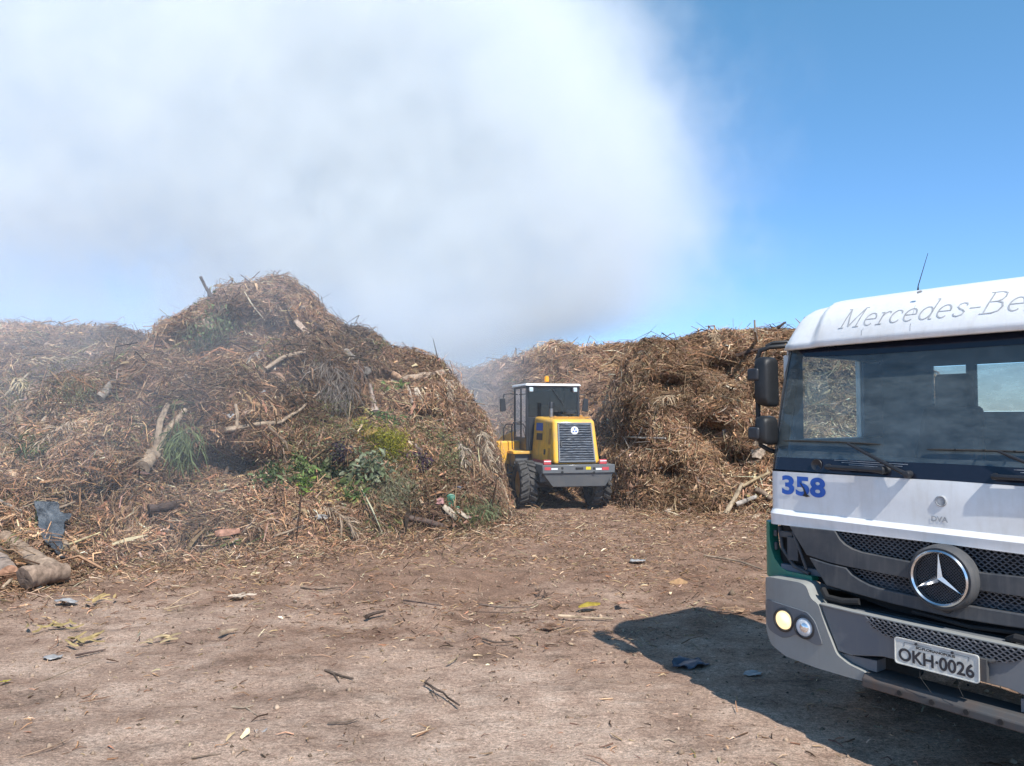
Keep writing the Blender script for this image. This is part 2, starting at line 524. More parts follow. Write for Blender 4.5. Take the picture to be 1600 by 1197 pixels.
# ---- windscreen with its black border
ws = sym([(0, 2.475), (-.9, 2.47), (-1.115, 2.46), (-1.165, 1.645), (-.6, 1.652), (0, 1.655)])
glassp = panel('windscreen', ws, M['wglass'], yf, .004, 0, step=.04, extra=(1.8, 2.0, 2.2))
frt = panel('windscreen_border', [(-1.10, 2.49), (1.10, 2.49), (1.03, 2.425), (.985, 2.395), (.55, 2.383), (0, 2.38), (-.55, 2.383), (-.985, 2.395), (-1.03, 2.425)], M['frit'], yf, -.001, 0, parent=glassp)
panel('windscreen_border', [(-1.17, 1.645), (1.17, 1.645), (1.17, 1.725), (0, 1.737), (-1.17, 1.725)], M['frit'], yf, .0, .012, parent=glassp)
# cowl under the glass: thin vent lines
for sd in (1, -1):
    mb = MB()
    for k in range(3):
        x0_, x1_ = -.68 + k * .05, -.22 - k * .03
        z = 1.728 - k * .012; o_ = 0 if sd == 1 else .1
        mb.add([(sd * x0_ + o_, yf(x0_, z) - .006, z), (sd * x1_ + o_, yf(x1_, z) - .006, z - .004), (sd * x1_ + o_, yf(x1_, z) - .006, z - .0075), (sd * x0_ + o_, yf(x0_, z) - .006, z - .003)], [(0, 1, 2, 3)])
    mb.build('cowl_vent', M['faded_ink'], T_, smooth=False)
# black A-pillars
for s in (-1, 1):
    P = [(s * 1.115, 2.47), (s * 1.155, 2.47), (s * 1.185, 2.0), (s * 1.19, 1.60), (s * 1.165, 1.60), (s * 1.155, 1.9)]
    mb = MB()
    fr_ = []; bk = []
    for (xa, xb, z) in ((1.10, 1.15, 2.47), (1.125, 1.165, 2.2), (1.145, 1.175, 1.9), (1.155, 1.18, 1.6)):
        fr_ += [(s * xa, yf(s * xa, z) - .004, z), (s * (xb + .012), yf(s * xa, z) + .05, z), (s * (xb + .012), yf(s * xa, z) + .15, z), (s * (xa - .02), yf(s * xa, z) + .12, z)]
    mb.add(fr_, [(i * 4 + j, i * 4 + (j + 1) % 4, (i + 1) * 4 + (j + 1) % 4, (i + 1) * 4 + j) for i in range(3) for j in range(4)] + [(0, 1, 2, 3), (12, 13, 14, 15)])
    mb.build('windscreen_pillar', M['black'], T_, bevel=.006)

# ---- number, emblem and mark on the panel
n358 = lettering('fleet_number', '358', -.897, 1.548, .16, M['blue_ink'], yf, -.003, front, bold=.006, width=.325, height=.125)
mb = MB()
pp = [(-.925, 1.578), (-.905, 1.56), (-.885, 1.535), (-.868, 1.50), (-.845, 1.488), (-.87, 1.482), (-.90, 1.487), (-.888, 1.505), (-.895, 1.53), (-.912, 1.555)]
mb.add([(x, yf(x, z) - .005, z) for x, z in pp], [tuple(range(10))])
mb.build('scrape_mark', M['black'], front, smooth=False)
mb = MB()
cxe, cze = -.036, 1.532
mb.lathe([(.0001, -.004), (.020, -.004), (.021, -.002), (.0265, -.006), (.031, -.003), (.032, .004)], (cxe, yf(cxe, cze) - .002, cze), 'y', 28)
for k in range(20):
    a = k * math.pi / 10
    mb.box(cxe + .0235 * math.cos(a) - .0012, cxe + .0235 * math.cos(a) + .0012, yf(cxe, cze) - .0095, yf(cxe, cze) - .003, cze + .0235 * math.sin(a) - .0012, cze + .0235 * math.sin(a) + .0012)
mb.build('round_badge', M['faded_ink'], front)
lettering('badge_lettering', 'DVA', -.045, 1.432, .035, M['faded_ink'], yf, -.003, front, bold=.001, width=.088, height=.03)

# ---- grille
panel('grille_back', sym([(0, 1.31), (-1.10, 1.30), (-1.16, 1.25), (-1.16, 1.0), (-.80, .93), (0, .80)]), M['cavity'], yf, .10, .01)
def inside(P, x, z):
    c = False; j = len(P) - 1
    for i in range(len(P)):
        if (P[i][1] > z) != (P[j][1] > z) and x < (P[j][0] - P[i][0]) * (z - P[i][1]) / (P[j][1] - P[i][1]) + P[i][0]: c = not c
        j = i
    return c
def honeycomb(name, region, mat, fn, off, parent, cw=.034, ch=.0145, w=.0036, depth=.012):
    mb = MB()
    xs = [p[0] for p in region]; zs = [p[1] for p in region]
    def seg(a, b):
        mx, mz = (a[0] + b[0]) / 2, (a[1] + b[1]) / 2
        if not inside(region, mx, mz): return
        d = Vector((b[0] - a[0], b[1] - a[1])); L = d.length; d /= L
        n = Vector((-d.y, d.x)) * w / 2
        e = d * w * .3
        P = [(a[0] - e.x + n.x, a[1] - e.y + n.y), (b[0] + e.x + n.x, b[1] + e.y + n.y), (b[0] + e.x - n.x, b[1] + e.y - n.y), (a[0] - e.x - n.x, a[1] - e.y - n.y)]
        vs = [(x, fn(mx, mz) + off, z) for x, z in P] + [(x, fn(mx, mz) + off + depth, z) for x, z in P]
        mb.add(vs, [(0, 1, 2, 3), (0, 4, 5, 1), (2, 6, 7, 3)])
    r = 0; z = min(zs)
    q = cw * .25
    while z < max(zs) + ch:
        x = min(xs) - cw + (cw * .5 if r % 2 else 0)
        while x < max(xs):
            # flat hexagon row: sloped - flat - sloped
            seg((x, z), (x + q, z + ch * .5)); seg((x + q, z + ch * .5), (x + cw * .5 + q * .0, z + ch * .5))
            seg((x + cw * .5, z + ch * .5), (x + cw * .75, z)); seg((x + cw * .75, z), (x + cw, z))
            x += cw
        z += ch * .5; r += 1
        z += ch * .5
    return mb.build(name, mat, parent, smooth=False)
M['mesh'] = plain('grille_mesh', (.13, .135, .15), .45)
R1 = sym([(0, 1.30), (-.67, 1.295), (-.60, 1.22), (-.50, 1.185), (0, 1.16)])
R2 = sym([(0, 1.09), (-.585, 1.09), (-.50, 1.025), (-.385, .995), (0, .985)])
honeycomb('grille_mesh', R1, M['mesh'], yf, .02, T_)
honeycomb('grille_mesh', R2, M['mesh'], yf, .02, T_)
G1 = sym([(0, 1.09), (0, 1.17)][::-1] + [])
def bar(name, top_, bot_, off, thick=.05, mat=None):
    P = top_ + bot_[::-1]
    return panel(name, P, mat or M['grille'], yf, off, thick, bev=.006)
upper_l = [(-.985, 1.285), (-.66, 1.296), (-.63, 1.25), (-.596, 1.222), (-.55, 1.203), (-.49, 1.19), (-.18, 1.176), (.18, 1.176), (.49, 1.19), (.55, 1.203), (.596, 1.222), (.63, 1.25), (.66, 1.296), (.985, 1.285)]
upper_b = [(-.86, 1.12), (-.70, 1.098), (-.58, 1.092), (-.17, 1.084), (.17, 1.084), (.58, 1.092), (.70, 1.098), (.86, 1.12)]
bar('grille_bar', upper_l, upper_b, -.012)
low_t = [(-.84, 1.108), (-.70, 1.090), (-.585, 1.084), (-.55, 1.05), (-.494, 1.025), (-.44, 1.008), (-.386, 1.0), (-.17, .996), (.17, .996), (.386, 1.0), (.44, 1.008), (.494, 1.025), (.55, 1.05), (.585, 1.084), (.70, 1.090), (.84, 1.108)]
low_b = [(-.72, .955), (-.60, .945), (-.3, .925), (0, .915), (.3, .925), (.60, .945), (.72, .955)]
bar('grille_bar', low_t, low_b, -.018)
mb = MB(); mb.lathe([(.0001, 0), (.03, 0), (.034, .01)], (0, yf(0, .95) - .032, .968), 'y', 20)
mb.build('star_bracket', M['black'], T_)
# star emblem
CE = (-.010, -.012, 1.128)
emb = MB().lathe([(.132, -.030), (.150, -.048), (.160, -.050), (.172, -.032), (.176, .03)], CE, 'y', 56).build('emblem', M['grille'], T_)
mb = MB().lathe([(.0001, -.018), (.134, -.018), (.134, -.03)], CE, 'y', 40); mb.build('emblem_backing', M['cavity'], emb)
circ = [(CE[0] + .131 * math.cos(t * math.pi / 18), CE[2] + .131 * math.sin(t * math.pi / 18)) for t in range(36)]
honeycomb('emblem_mesh', circ, M['mesh'], lambda x, z: CE[1] - .026, 0, emb, cw=.016, ch=.0085, w=.002, depth=.004)
MB().lathe([(.133, -.046), (.134, -.058), (.142, -.066), (.150, -.058), (.151, -.046), (.142, -.044), (.133, -.046)], CE, 'y', 64).build('emblem_ring', M['chrome'], emb)
mb = MB()
for k in range(3):
    a = math.radians(90 + 120 * k)
    tip = (math.cos(a) * .136, math.sin(a) * .136)
    for s in (-1, 1):
        b = a + s * math.radians(60)
        q = (math.cos(b) * .021, math.sin(b) * .021)
        P0 = (CE[0], CE[1] - .072, CE[2]); P1 = (CE[0] + q[0], CE[1] - .052, CE[2] + q[1]); P2 = (CE[0] + tip[0], CE[1] - .056, CE[2] + tip[1])
        mb.add([P0, P1, P2, (CE[0], CE[1] - .04, CE[2])], [(0, 1, 2), (1, 3, 2)])
mb.build('emblem_star', M['chrome'], emb, smooth=False)

# ---- open lamp corners: green corner trim and the bare dark recess
for s in (-1, 1):
    P = [(-1.285, 1.262), (-1.288, .935), (-1.262, .918), (-1.20, .910), (-.845, .947), (-.852, .982), (-1.045, .980), (-1.10, .995), (-1.155, 1.045), (-1.185, 1.105), (-1.20, 1.18), (-1.20, 1.28), (-1.25, 1.288)]
    P = [(x * -s, z) for x, z in P]
    panel('corner_trim', round_poly(P, .012, 2), M['green'], yg, 0, .10, bev=.008, step=.03)
    # brackets in the recess
    mb = MB()
    mb.tube([(s * 1.14, .17, 1.26), (s * 1.10, .14, 1.12), (s * 1.00, .12, 1.02), (s * .88, .10, .99)], .014, 8)
    mb.box(*sorted((s * 1.09, s * 1.00)), .10, .12, 1.20, 1.24)
    mb.box(*sorted((s * 1.03, s * .95)), .085, .10, 1.06, 1.21)
    mb.tube([(s * .98, .08, 1.25), (s * .93, .075, 1.14), (s * .88, .07, 1.02)], .011, 8)
    mb.box(*sorted((s * 1.175, s * 1.15)), .15, .17, 1.19, 1.23); mb.box(*sorted((s * 1.17, s * 1.15)), .15, .17, 1.10, 1.15)
    mb.build('lamp_bracket', M['grille'], T_, bevel=.004)

# ---- bumper
bmp = panel('bumper', round_poly(sym([(0, .852), (-.236, .855), (-.72, .846), (-.60, .60), (-.52, .595), (-.315, .64), (0, .645)]), .008, 2),
            M['bumper_dark'], yb, 0, .12, bev=.01)
for s in (-1, 1):
    P = [(-1.095, .945), (-.86, .958), (-.81, .946), (-.778, .875), (-.722, .852), (-.705, .80), (-.66, .70), (-.60, .58), (-.52, .545), (-.414, .528), (-.405, .475), (-.52, .470), (-.74, .463), (-.98, .468), (-1.11, .51), (-1.20, .60), (-1.225, .70), (-1.215, .86), (-1.18, .925)]
    P = [(x * -s, z) for x, z in P]
    bc = panel('bumper_end', round_poly(P, .02, 2), M['bumper_grey'], yb, -.018, .15, parent=T_, bev=.014, seg=3)
    Q = [(-1.19, .775), (-1.12, .795), (-.91, .79), (-.80, .785), (-.745, .742), (-.692, .615), (-.74, .60), (-.852, .622), (-.90, .628), (-.94, .60), (-1.0, .578), (-1.13, .60), (-1.185, .66)]
    Q = [(x * -s, z) for x, z in Q]
    panel('lamp_pod', round_poly(Q, .02, 2), M['bumper_dark'], yb, -.024, .02, parent=bc, bev=.004)
    for i, (lx, lz, r) in enumerate(((.982, .698, .064), (.822, .692, .062))):
        lx *= s; yy = yb(lx, lz) - .03
        hl = MB().lathe([(r + .012, .008), (r + .010, -.006), (r, -.010), (r - .006, -.002)], (lx, yy, lz), 'y', 36).build('headlamp', M['black'], bc)
        on = (s == -1 and i == 0)
        prof_ = [(.0001, -.016), (r * .35, -.0145), (r * .7, -.009), (r * .93, -.001), (r, .006)]
        MB().lathe(prof_, (lx, yy, lz), 'y', 36).build('lens', M['lit'] if on else M['lens'], hl)
        mb = MB()
        MB().lathe([(.0001, -.022), (.012, -.021), (.024, -.017), (.030, -.011)], (lx + .006, yy - .001, lz), 'y', 24).build('bulb_shield', M['lit'] if on else M['reflector'], hl)
# bumper mesh strip and fold line
RB = [(-.42, .848), (.42, .848), (.37, .79), (.30, .765), (.22, .757), (-.22, .757), (-.30, .765), (-.37, .79)]
panel('bumper_mesh_back', RB, M['cavity'], yb, -.003, .004, parent=bmp)
honeycomb('bumper_mesh', RB, M['mesh'], yb, -.018, bmp, cw=.034, ch=.013, w=.0045, depth=.012)
panel('bumper_lip', sym([(0, .862), (-.72, .857), (-.715, .847), (0, .851)]), M['bumper_grey'], yb, -.012, .05, parent=bmp, bev=.003)
panel('bumper_lower_block', [(-.60, .585), (-.365, .60), (-.365, .535), (-.42, .535), (-.52, .55)], M['bumper_dark'], yb, .02, .1)
panel('bumper_lower_block', mirror([(-.60, .585), (-.365, .60), (-.365, .535), (-.42, .535), (-.52, .55)]), M['bumper_dark'], yb, .02, .1)
mb = MB().box(-.9, .9, .05, .35, .62, .86); mb.build('bumper_beam', M['cavity'], T_)
# bits in the dark gap between grille and bumper
mb = MB()
mb.tube([(-.74, .02, .93), (-.70, -.0, .89), (-.60, .0, .885), (-.50, .01, .90)], .02, 8); mb.tube([(.30, -.01, .86), (.34, -.03, .885), (.42, -.03, .88)], .022, 8)
mb.tube([(-.2, .03, .90), (.1, .03, .88), (.5, .04, .91)], .012, 8)
mb.build('hose', M['cavity'], T_)
# rusty step
mb = MB()
mb.prism([(-.13, .455), (-.13, .50), (-.10, .528), (.06, .53), (.06, .455)], 'x', -.42, .42)
stp = mb.build('front_step', M['rust'], T_, bevel=.008)
for x in (-.2, -.03, .14, .3): MB().tube([(x, -.137, .483), (x, -.129, .483)], .014, 10).build('step_hole', M['cavity'], stp)

# ---- number plate
pl = empty('number_plate', (0, 0, 0)); pl.parent = T_
PLc = (-.004, -.135, .714)
def flat_y(x, z): return PLc[1]
P = round_poly([(PLc[0] - .217, PLc[2] - .071), (PLc[0] + .213, PLc[2] - .071), (PLc[0] + .213, PLc[2] + .071), (PLc[0] - .217, PLc[2] + .071)], .018, 4)
mb = MB(); mb.prism(P, 'y', PLc[1], PLc[1] + .006); pb = mb.build('plate_sheet', M['plate'], pl, bevel=.001)
rim = [((x - PLc[0]) * .978 + PLc[0], (z - PLc[2]) * .93 + PLc[2]) for x, z in P]
mb = MB()
n_p = len(P)
mb.add([(x, PLc[1] - .004, z) for x, z in P] + [(x, PLc[1] - .004, z) for x, z in rim] + [(x, PLc[1] + .002, z) for x, z in P] + [(x, PLc[1] + .0005, z) for x, z in rim],
       [(i, (i + 1) % n_p, n_p + (i + 1) % n_p, n_p + i) for i in range(n_p)] + [(i, 2 * n_p + i, 2 * n_p + (i + 1) % n_p, (i + 1) % n_p) for i in range(n_p)] + [(n_p + i, n_p + (i + 1) % n_p, 3 * n_p + (i + 1) % n_p, 3 * n_p + i) for i in range(n_p)])
mb.build('plate_rim', M['plate'], pl)
lettering('plate_number', 'OKH·0026', PLc[0] - .003, PLc[2] - .016, .09, M['plate_ink'], flat_y, -.002, pl, bold=.0024, width=.385, height=.071)
lettering('plate_town', 'SC-FLORIANOPOLIS', PLc[0] - .002, PLc[2] + .037, .02, M['plate_ink'], flat_y, -.002, pl, bold=.0010, width=.20, height=.014)
mb = MB()
for x in (-.10, .085): mb.tube([(PLc[0] + x, PLc[1] - .007, PLc[2] + .055), (PLc[0] + x, PLc[1], PLc[2] + .055)], .007, 8); 
mb.box(PLc[0] - .165, PLc[0] - .02, PLc[1] - .0015, PLc[1], PLc[2] + .050, PLc[2] + .0513); mb.box(PLc[0] + .02, PLc[0] + .165, PLc[1] - .0015, PLc[1], PLc[2] + .050, PLc[2] + .0513)
mb.box(PLc[0] - .165, PLc[0] - .1637, PLc[1] - .0015, PLc[1], PLc[2] + .030, PLc[2] + .050); mb.box(PLc[0] + .1637, PLc[0] + .165, PLc[1] - .0015, PLc[1], PLc[2] + .030, PLc[2] + .050)
mb.build('plate_bolts', M['plate_ink'], pl)
mb = MB().box(-.19, .24, -.13, -.10, .66, .77); mb.build('plate_bracket', M['rust'], pl)
MB().tube([(-.09, -.13, .65), (-.085, -.14, .60), (-.05, -.14, .56), (-.03, -.135, .53)], .0013, 5).build('loose_wire', M['rubber'], T_)
MB().tube([(.11, -.13, .65), (.11, -.14, .60), (.13, -.14, .56)], .0013, 5).build('loose_wire', M['rubber'], T_)
MB().tube([(.225, -.10, .765), (.25, -.11, .762), (.27, -.10, .77)], .010, 8).build('plate_catch', M['rust'], T_)
MB().tube([(-.24, -.095, .775), (-.225, -.10, .775)], .008, 8).build('plate_catch', M['rust'], T_)

# ---- wipers and grab handles
def wiper(piv, mid, a, b):
    w = empty('wiper'); w.parent = T_
    def q(x, z, o): return (x, yf(x, z) - o, z)
    mb = MB(); mb.tube([q(*piv, .03), q((piv[0] * .9 + mid[0] * .1), piv[1] * .9 + mid[1] * .1, .038), q((piv[0] + mid[0]) / 2, (piv[1] + mid[1]) / 2, .038), q(*mid, .03)], [.016, .013, .010, .007], 8)
    mb.lathe([(.0001, -.02), (.018, -.018), (.022, -.008), (.022, .04)], q(*piv, .03), 'y', 18)
    mb.build('wiper_arm', M['black'], w)
    n_ = 10
    pts = [(a[0] + (b[0] - a[0]) * i / n_, a[1] + (b[1] - a[1]) * i / n_ + .004 * math.sin(math.pi * i / n_)) for i in range(n_ + 1)]
    mb = MB(); mb.tube([q(x, z, .012) for x, z in pts], [.003] + [.0065] * 9 + [.003], 6)
    for k in (2, 4, 6, 8): mb.tube([q(pts[k][0], pts[k][1], .012), q(pts[k][0] + .02, pts[k][1] + .004, .028)], .004, 6)
    mb.build('wiper_blade', M['rubber'], w)
wiper((-.208, 1.668), (-.590, 1.832), (-1.074, 1.836), (-.388, 1.832))
wiper((.62, 1.668), (.25, 1.815), (-.119, 1.812), (.60, 1.812))
for (xa, xb, z) in ((-.715, -.335, 1.684), (.235, .615, 1.684)):
    mb = MB()
    def q(x, z, o): return (x, yf(x, z) - o, z)
    mb.tube([q(xa, z, -.01), q(xa + .005, z, .03), q(xa + .03, z, .036), q((xa + xb) / 2, z, .036), q(xb - .06, z, .036), q(xb - .02, z, .036), q(xb, z, -.01)], [.018, .018, .014, .014, .015, .024, .022], 10)
    mb.build('grab_handle', M['black'], T_)
MB().lathe([(.038, -.002), (.036, -.006), (.030, -.002), (.0001, .004)], (-.80, yf(-.80, 1.69) - .004, 1.69), 'y', 24).build('washer_cap', M['black'], T_)

# ---- mirror on the near side, and its twin
for s in (-1, 1):
    mr = empty('mirror_assembly'); mr.parent = T_
    mb = MB()
    pts = [(1.10, .20, 2.475), (1.17, .13, 2.468), (1.222, .10, 2.445), (1.245, .10, 2.40), (1.248, .10, 2.2), (1.248, .10, 1.88), (1.235, .11, 1.80), (1.20, .16, 1.765), (1.12, .24, 1.74)]
    mb.tube([(s * x, y, z) for x, y, z in pts], .016, 10)
    mb.tube([(s * x, y + .03, z + .03) for x, y, z in pts[:2]] + [(s * 1.205, .14, 2.475)], .012, 8)
    mb.build('mirror_arm', M['mirror'], mr)
    for zlo, zhi, xi in ((2.055, 2.405, 1.120), (1.80, 2.005, 1.130)):
        mb = MB()
        P = round_poly([(s * xi, zlo), (s * 1.235, zlo + .02), (s * 1.235, zhi), (s * (xi + .005), zhi - .01)], .04, 5)
        n0 = len(P); cx_ = sum(p[0] for p in P) / n0; cz_ = sum(p[1] for p in P) / n0
        vs = []
        for sc, y in ((.72, .025), (.93, .045), (1.0, .08), (1.0, .15), (.95, .16)):
            vs += [(cx_ + (x - cx_) * sc, y, cz_ + (z - cz_) * sc) for x, z in P]
        fs = [(k * n0 + i, k * n0 + (i + 1) % n0, (k + 1) * n0 + (i + 1) % n0, (k + 1) * n0 + i) for k in range(4) for i in range(n0)] + [tuple(range(n0)), tuple(range(4 * n0, 5 * n0))]
        mb.add(vs, fs)
        hs = mb.build('mirror_housing', M['mirror'], mr, angle=60)
        mb = MB(); mb.prism([(cx_ + (x - cx_) * .9, cz_ + (z - cz_) * .9) for x, z in P], 'y', .161, .164)
        mb.build('mirror_glass', M['chrome'], hs)
        zc_ = (zlo + zhi) / 2 + (.0 if zhi > 2.2 else -.02) + (.05 if zhi > 2.2 else 0)
        mb = MB(); x_a, x_b = sorted((s * 1.272, s * 1.185)); mb.box(x_a, x_b, .01, .11, zc_ - .042, zc_ + .042)
        mb.build('mirror_clamp', M['black'], mr, bevel=.015, seg=3)

# ---- aerial
MB().tube([(-.397, .60, 2.79), (-.395, .60, 2.83), (-.330, .60, 3.03)], [.008, .003, .0015], 6).build('aerial', M['black'], T_)

# ---- cab sides, back wall, floor, ceiling
YB = 1.56
for s in (-1, 1):
    def bx(mb, x0, x1, *r): a, b = sorted((s * x0, s * x1)); return mb.box(a, b, *r)
    mb = MB()
    bx(mb, 1.14, 1.18, .26, YB, .98, 1.84); bx(mb, 1.14, 1.18, .30, .44, 1.84, 2.42) ; bx(mb, 1.14, 1.18, 1.24, YB, 1.84, 2.42); bx(mb, 1.14, 1.18, .34, YB, 2.42, 2.52)
    dr = mb.build('door', M['white'], T_, bevel=.006)
    mb = MB(); bx(mb, 1.115, 1.138, .27, YB - .04, 1.0, 1.835); bx(mb, 1.115, 1.138, .33, .435, 1.84, 2.41); bx(mb, 1.115, 1.138, 1.245, YB - .04, 1.84, 2.41); bx(mb, 1.11, 1.138, .30, YB - .04, 2.42, 2.50)
    mb.build('door_lining', M['interior'], dr, bevel=.005)
    mb = MB(); mb.add([(s * 1.16, .435, 1.835), (s * 1.16, 1.245, 1.835), (s * 1.16, 1.245, 2.425), (s * 1.16, .435, 2.425)], [(0, 1, 2, 3)]); mb.build('door_window', M['sglass'], dr)
    mb = MB(); mb.tube([(s * 1.20, .75, 1.60), (s * 1.215, .80, 1.60), (s * 1.215, .92, 1.60), (s * 1.20, .97, 1.60)], .012, 8); mb.build('door_handle', M['black'], dr)
    mb = MB(); bx(mb, 1.10, 1.27, .35, .95, .70, .735); bx(mb, 1.10, 1.27, .35, .95, .48, .515); bx(mb, 1.08, 1.25, .95, 1.0, .45, 1.0); mb.build('entry_step', M['grille'], T_, bevel=.006)
    mb = MB()
    n_ = 14
    pr = [(.83 + .62 * math.cos(math.pi * i / n_) + .5, .52 + .58 * math.sin(math.pi * i / n_)) for i in range(n_ + 1)]
    for i in range(n_):
        a, b = pr[i], pr[i + 1]
        x0_, x1_ = sorted((s * .86, s * 1.22))
        mb.add([(x0_, a[0], a[1]), (x1_, a[0], a[1]), (x1_, b[0], b[1]), (x0_, b[0], b[1]), (x0_, a[0] * .97 + .04, a[1] - .03), (x1_, a[0] * .97 + .04, a[1] - .03), (x1_, b[0] * .97 + .04, b[1] - .03), (x0_, b[0] * .97 + .04, b[1] - .03)], [(0, 1, 2, 3), (4, 5, 6, 7), (0, 1, 5, 4), (2, 3, 7, 6), (0, 3, 7, 4), (1, 2, 6, 5)])
    mb.build('wheel_arch', M['grille'], T_)
wins = [(-.745, -.505, 2.09, 2.365), (-.445, .445, 2.035, 2.365), (.505, .745, 2.09, 2.365)]
mb = MB().box(-1.14, 1.14, YB - .04, YB, .98, 2.03)
mb.box(-1.14, 1.14, YB - .04, YB, 2.37, 2.60)
edges = [-1.14, -.745, -.505, -.445, .445, .505, .745, 1.14]
for a, b in ((-1.14, -.745), (-.505, -.445), (.445, .505), (.745, 1.14)): mb.box(a, b, YB - .04, YB, 2.03, 2.37)
for a, b in ((-.745, -.505), (.505, .745)): mb.box(a, b, YB - .04, YB, 2.03, 2.09)
mb.build('rear_wall', [M['interior']], T_)
mb = MB().box(-1.14, 1.14, YB + .002, YB + .03, .98, 2.0).box(-1.14, 1.14, YB + .002, YB + .03, 2.40, 2.62)
mb.build('rear_skin', M['white'], T_)
for a, b, c, d in wins: MB().add([(a, YB - .02, c), (b, YB - .02, c), (b, YB - .02, d), (a, YB - .02, d)], [(0, 1, 2, 3)]).build('rear_window', M['dusty'], T_)
MB().box(-1.08, 1.08, .30, YB - .04, 2.515, 2.535).build('headlining', M['interior'], T_)
MB().box(-1.10, 1.10, .12, YB - .04, .98, 1.02).build('cab_floor', M['interior'], T_)
mb = MB(); mb.prism([(.20, 1.30), (.17, 1.62), (.20, 1.70), (.32, 1.74), (.48, 1.74), (.55, 1.66), (.50, 1.30)], 'x', -1.10, 1.10)
mb.build('dashboard', M['interior'], T_, bevel=.02)
mb = MB()
for k in range(36):
    x = -1.0 + k * .057
    mb.box(x, x + .035, .22, .25, 1.722, 1.728)
mb.build('demister_vent', M['louvre'], T_)
mb = MB(); mb.tube([(.55 + .22 * math.cos(t * math.pi / 12), .62 - .07 * math.sin(t * math.pi / 12), 1.74 + .21 * math.sin(t * math.pi / 12)) for t in range(25)], .014, 8, cap=False)
mb.tube([(.35, .62, 1.74), (.75, .62, 1.74)], .014, 8); mb.tube([(.55, .62, 1.74), (.55, .45, 1.6)], .03, 8)
mb.build('steering_wheel', M['black'], T_)
for cx_ in (-.50, .55):
    st = empty('seat'); st.parent = T_
    MB().box(cx_ - .25, cx_ + .25, .68, 1.18, 1.36, 1.50).build('seat_cushion', M['fabric'], st, bevel=.04, seg=3)
    mb = MB(); mb.hexa([(cx_ - .24, 1.10, 1.44), (cx_ + .24, 1.10, 1.44), (cx_ + .24, 1.24, 1.44), (cx_ - .24, 1.24, 1.44)], [(cx_ - .19, 1.24, 2.07), (cx_ + .19, 1.24, 2.07), (cx_ + .19, 1.34, 2.07), (cx_ - .19, 1.34, 2.07)])
    mb.build('seat_back', M['fabric'], st, bevel=.04, seg=3)
    MB().box(cx_ - .115, cx_ + .115, 1.26, 1.36, 2.05, 2.295).build('headrest', M['fabric'], st, bevel=.03, seg=3)
    MB().box(cx_ - .2, cx_ + .2, .75, 1.15, 1.02, 1.36).build('seat_base', M['black'], st)

# ---- chassis, wheels, tipping body
mb = MB()
for s in (-1, 1): mb.box(*sorted((s * .38, s * .46)), .30, 6.6, .62, .86)
for y in (.5, 2.2, 3.6, 5.0, 6.4): mb.box(-.38, .38, y, y + .1, .64, .84)
mb.build('chassis', M['black'], T_)
MB().box(-.42, .42, .35, 1.35, .50, 1.0).build('engine', M['cavity'], T_, bevel=.03)
for y_ in (1.33, 4.9): MB().tube([(-.9, y_, .5), (.9, y_, .5)], .08, 10).build('axle', M['black'], T_)
def truck_wheel(x, y, r=.5, w=.28):
    wh = empty('wheel'); wh.parent = T_
    s = 1 if x > 0 else -1
    c = (x, y, r)
    pr = [(.30, -w / 2 + .03), (.33, -w / 2), (r - .05, -w / 2), (r - .01, -w / 2 + .035), (r, -w / 2 + .06), (r, w / 2 - .06), (r - .01, w / 2 - .035), (r - .05, w / 2), (.33, w / 2), (.30, w / 2 - .03)]
    mb = MB().lathe(pr, c, 'x', 40)
    for k in range(36):
        t = k * math.pi / 18
        a, b = math.cos(t), math.sin(t)
        for off in (-.09, -.03, .03, .09):
            tx, ty = -b * .03, a * .03
            mb.add([(c[0] + off - .022, c[1] + a * (r + .008) + tx, c[2] + b * (r + .008) + ty), (c[0] + off + .022, c[1] + a * (r + .008) + tx, c[2] + b * (r + .008) + ty),
                    (c[0] + off + .022, c[1] + a * (r + .008) - tx, c[2] + b * (r + .008) - ty), (c[0] + off - .022, c[1] + a * (r + .008) - tx, c[2] + b * (r + .008) - ty)], [(0, 1, 2, 3)])
    mb.build('tyre', M['rubber'], wh)
    mb = MB().lathe([(.30, s * (w / 2 - .03)), (.28, s * (w / 2 - .05)), (.26, s * .02), (.14, s * .04), (.13, s * .12), (.0001, s * .13)], c, 'x', 28)
    mb.lathe([(.30, -s * (w / 2 - .03)), (.27, s * .0), (.0001, s * .01)], c, 'x', 28)
    for k in range(8):
        t = k * math.pi / 4
        mb.tube([(c[0] + s * .035, c[1] + .2 * math.cos(t), c[2] + .2 * math.sin(t)), (c[0] + s * .07, c[1] + .2 * math.cos(t), c[2] + .2 * math.sin(t))], .014, 6)
    mb.build('rim', M['bumper_grey'], wh)
for x, y in ((-1.0, 1.33), (1.0, 1.33), (-1.03, 4.9), (1.03, 4.9), (-.72, 4.9), (.72, 4.9)): truck_wheel(x, y)
mb = MB()
bz0, bz1 = 1.0, 1.92
mb.box(-1.2, 1.2, 1.95, 6.7, bz0, bz0 + .08)
mb.box(-1.2, -1.14, 1.95, 6.7, bz0, bz1).box(1.14, 1.2, 1.95, 6.7, bz0, bz1)
mb.box(-1.14, 1.14, 1.95, 2.01, bz0, bz1).box(-1.14, 1.14, 6.64, 6.7, bz0, bz1)
for k in range(8):
    y = 2.0 + k * .65
    for s in (-1, 1): mb.box(*sorted((s * 1.2, s * 1.25)), y, y + .08, bz0, bz1 - .08)
for s in (-1, 1): mb.box(*sorted((s * 1.12, s * 1.25)), 1.93, 6.72, bz1 - .08, bz1 + .02)
mb.build('tipping_body', M['green'], T_, bevel=.006)
mb = MB().box(-1.1, -.5, 2.2, 3.2, .45, .9); mb.build('fuel_tank', M['steel'], T_, bevel=.05, seg=3)
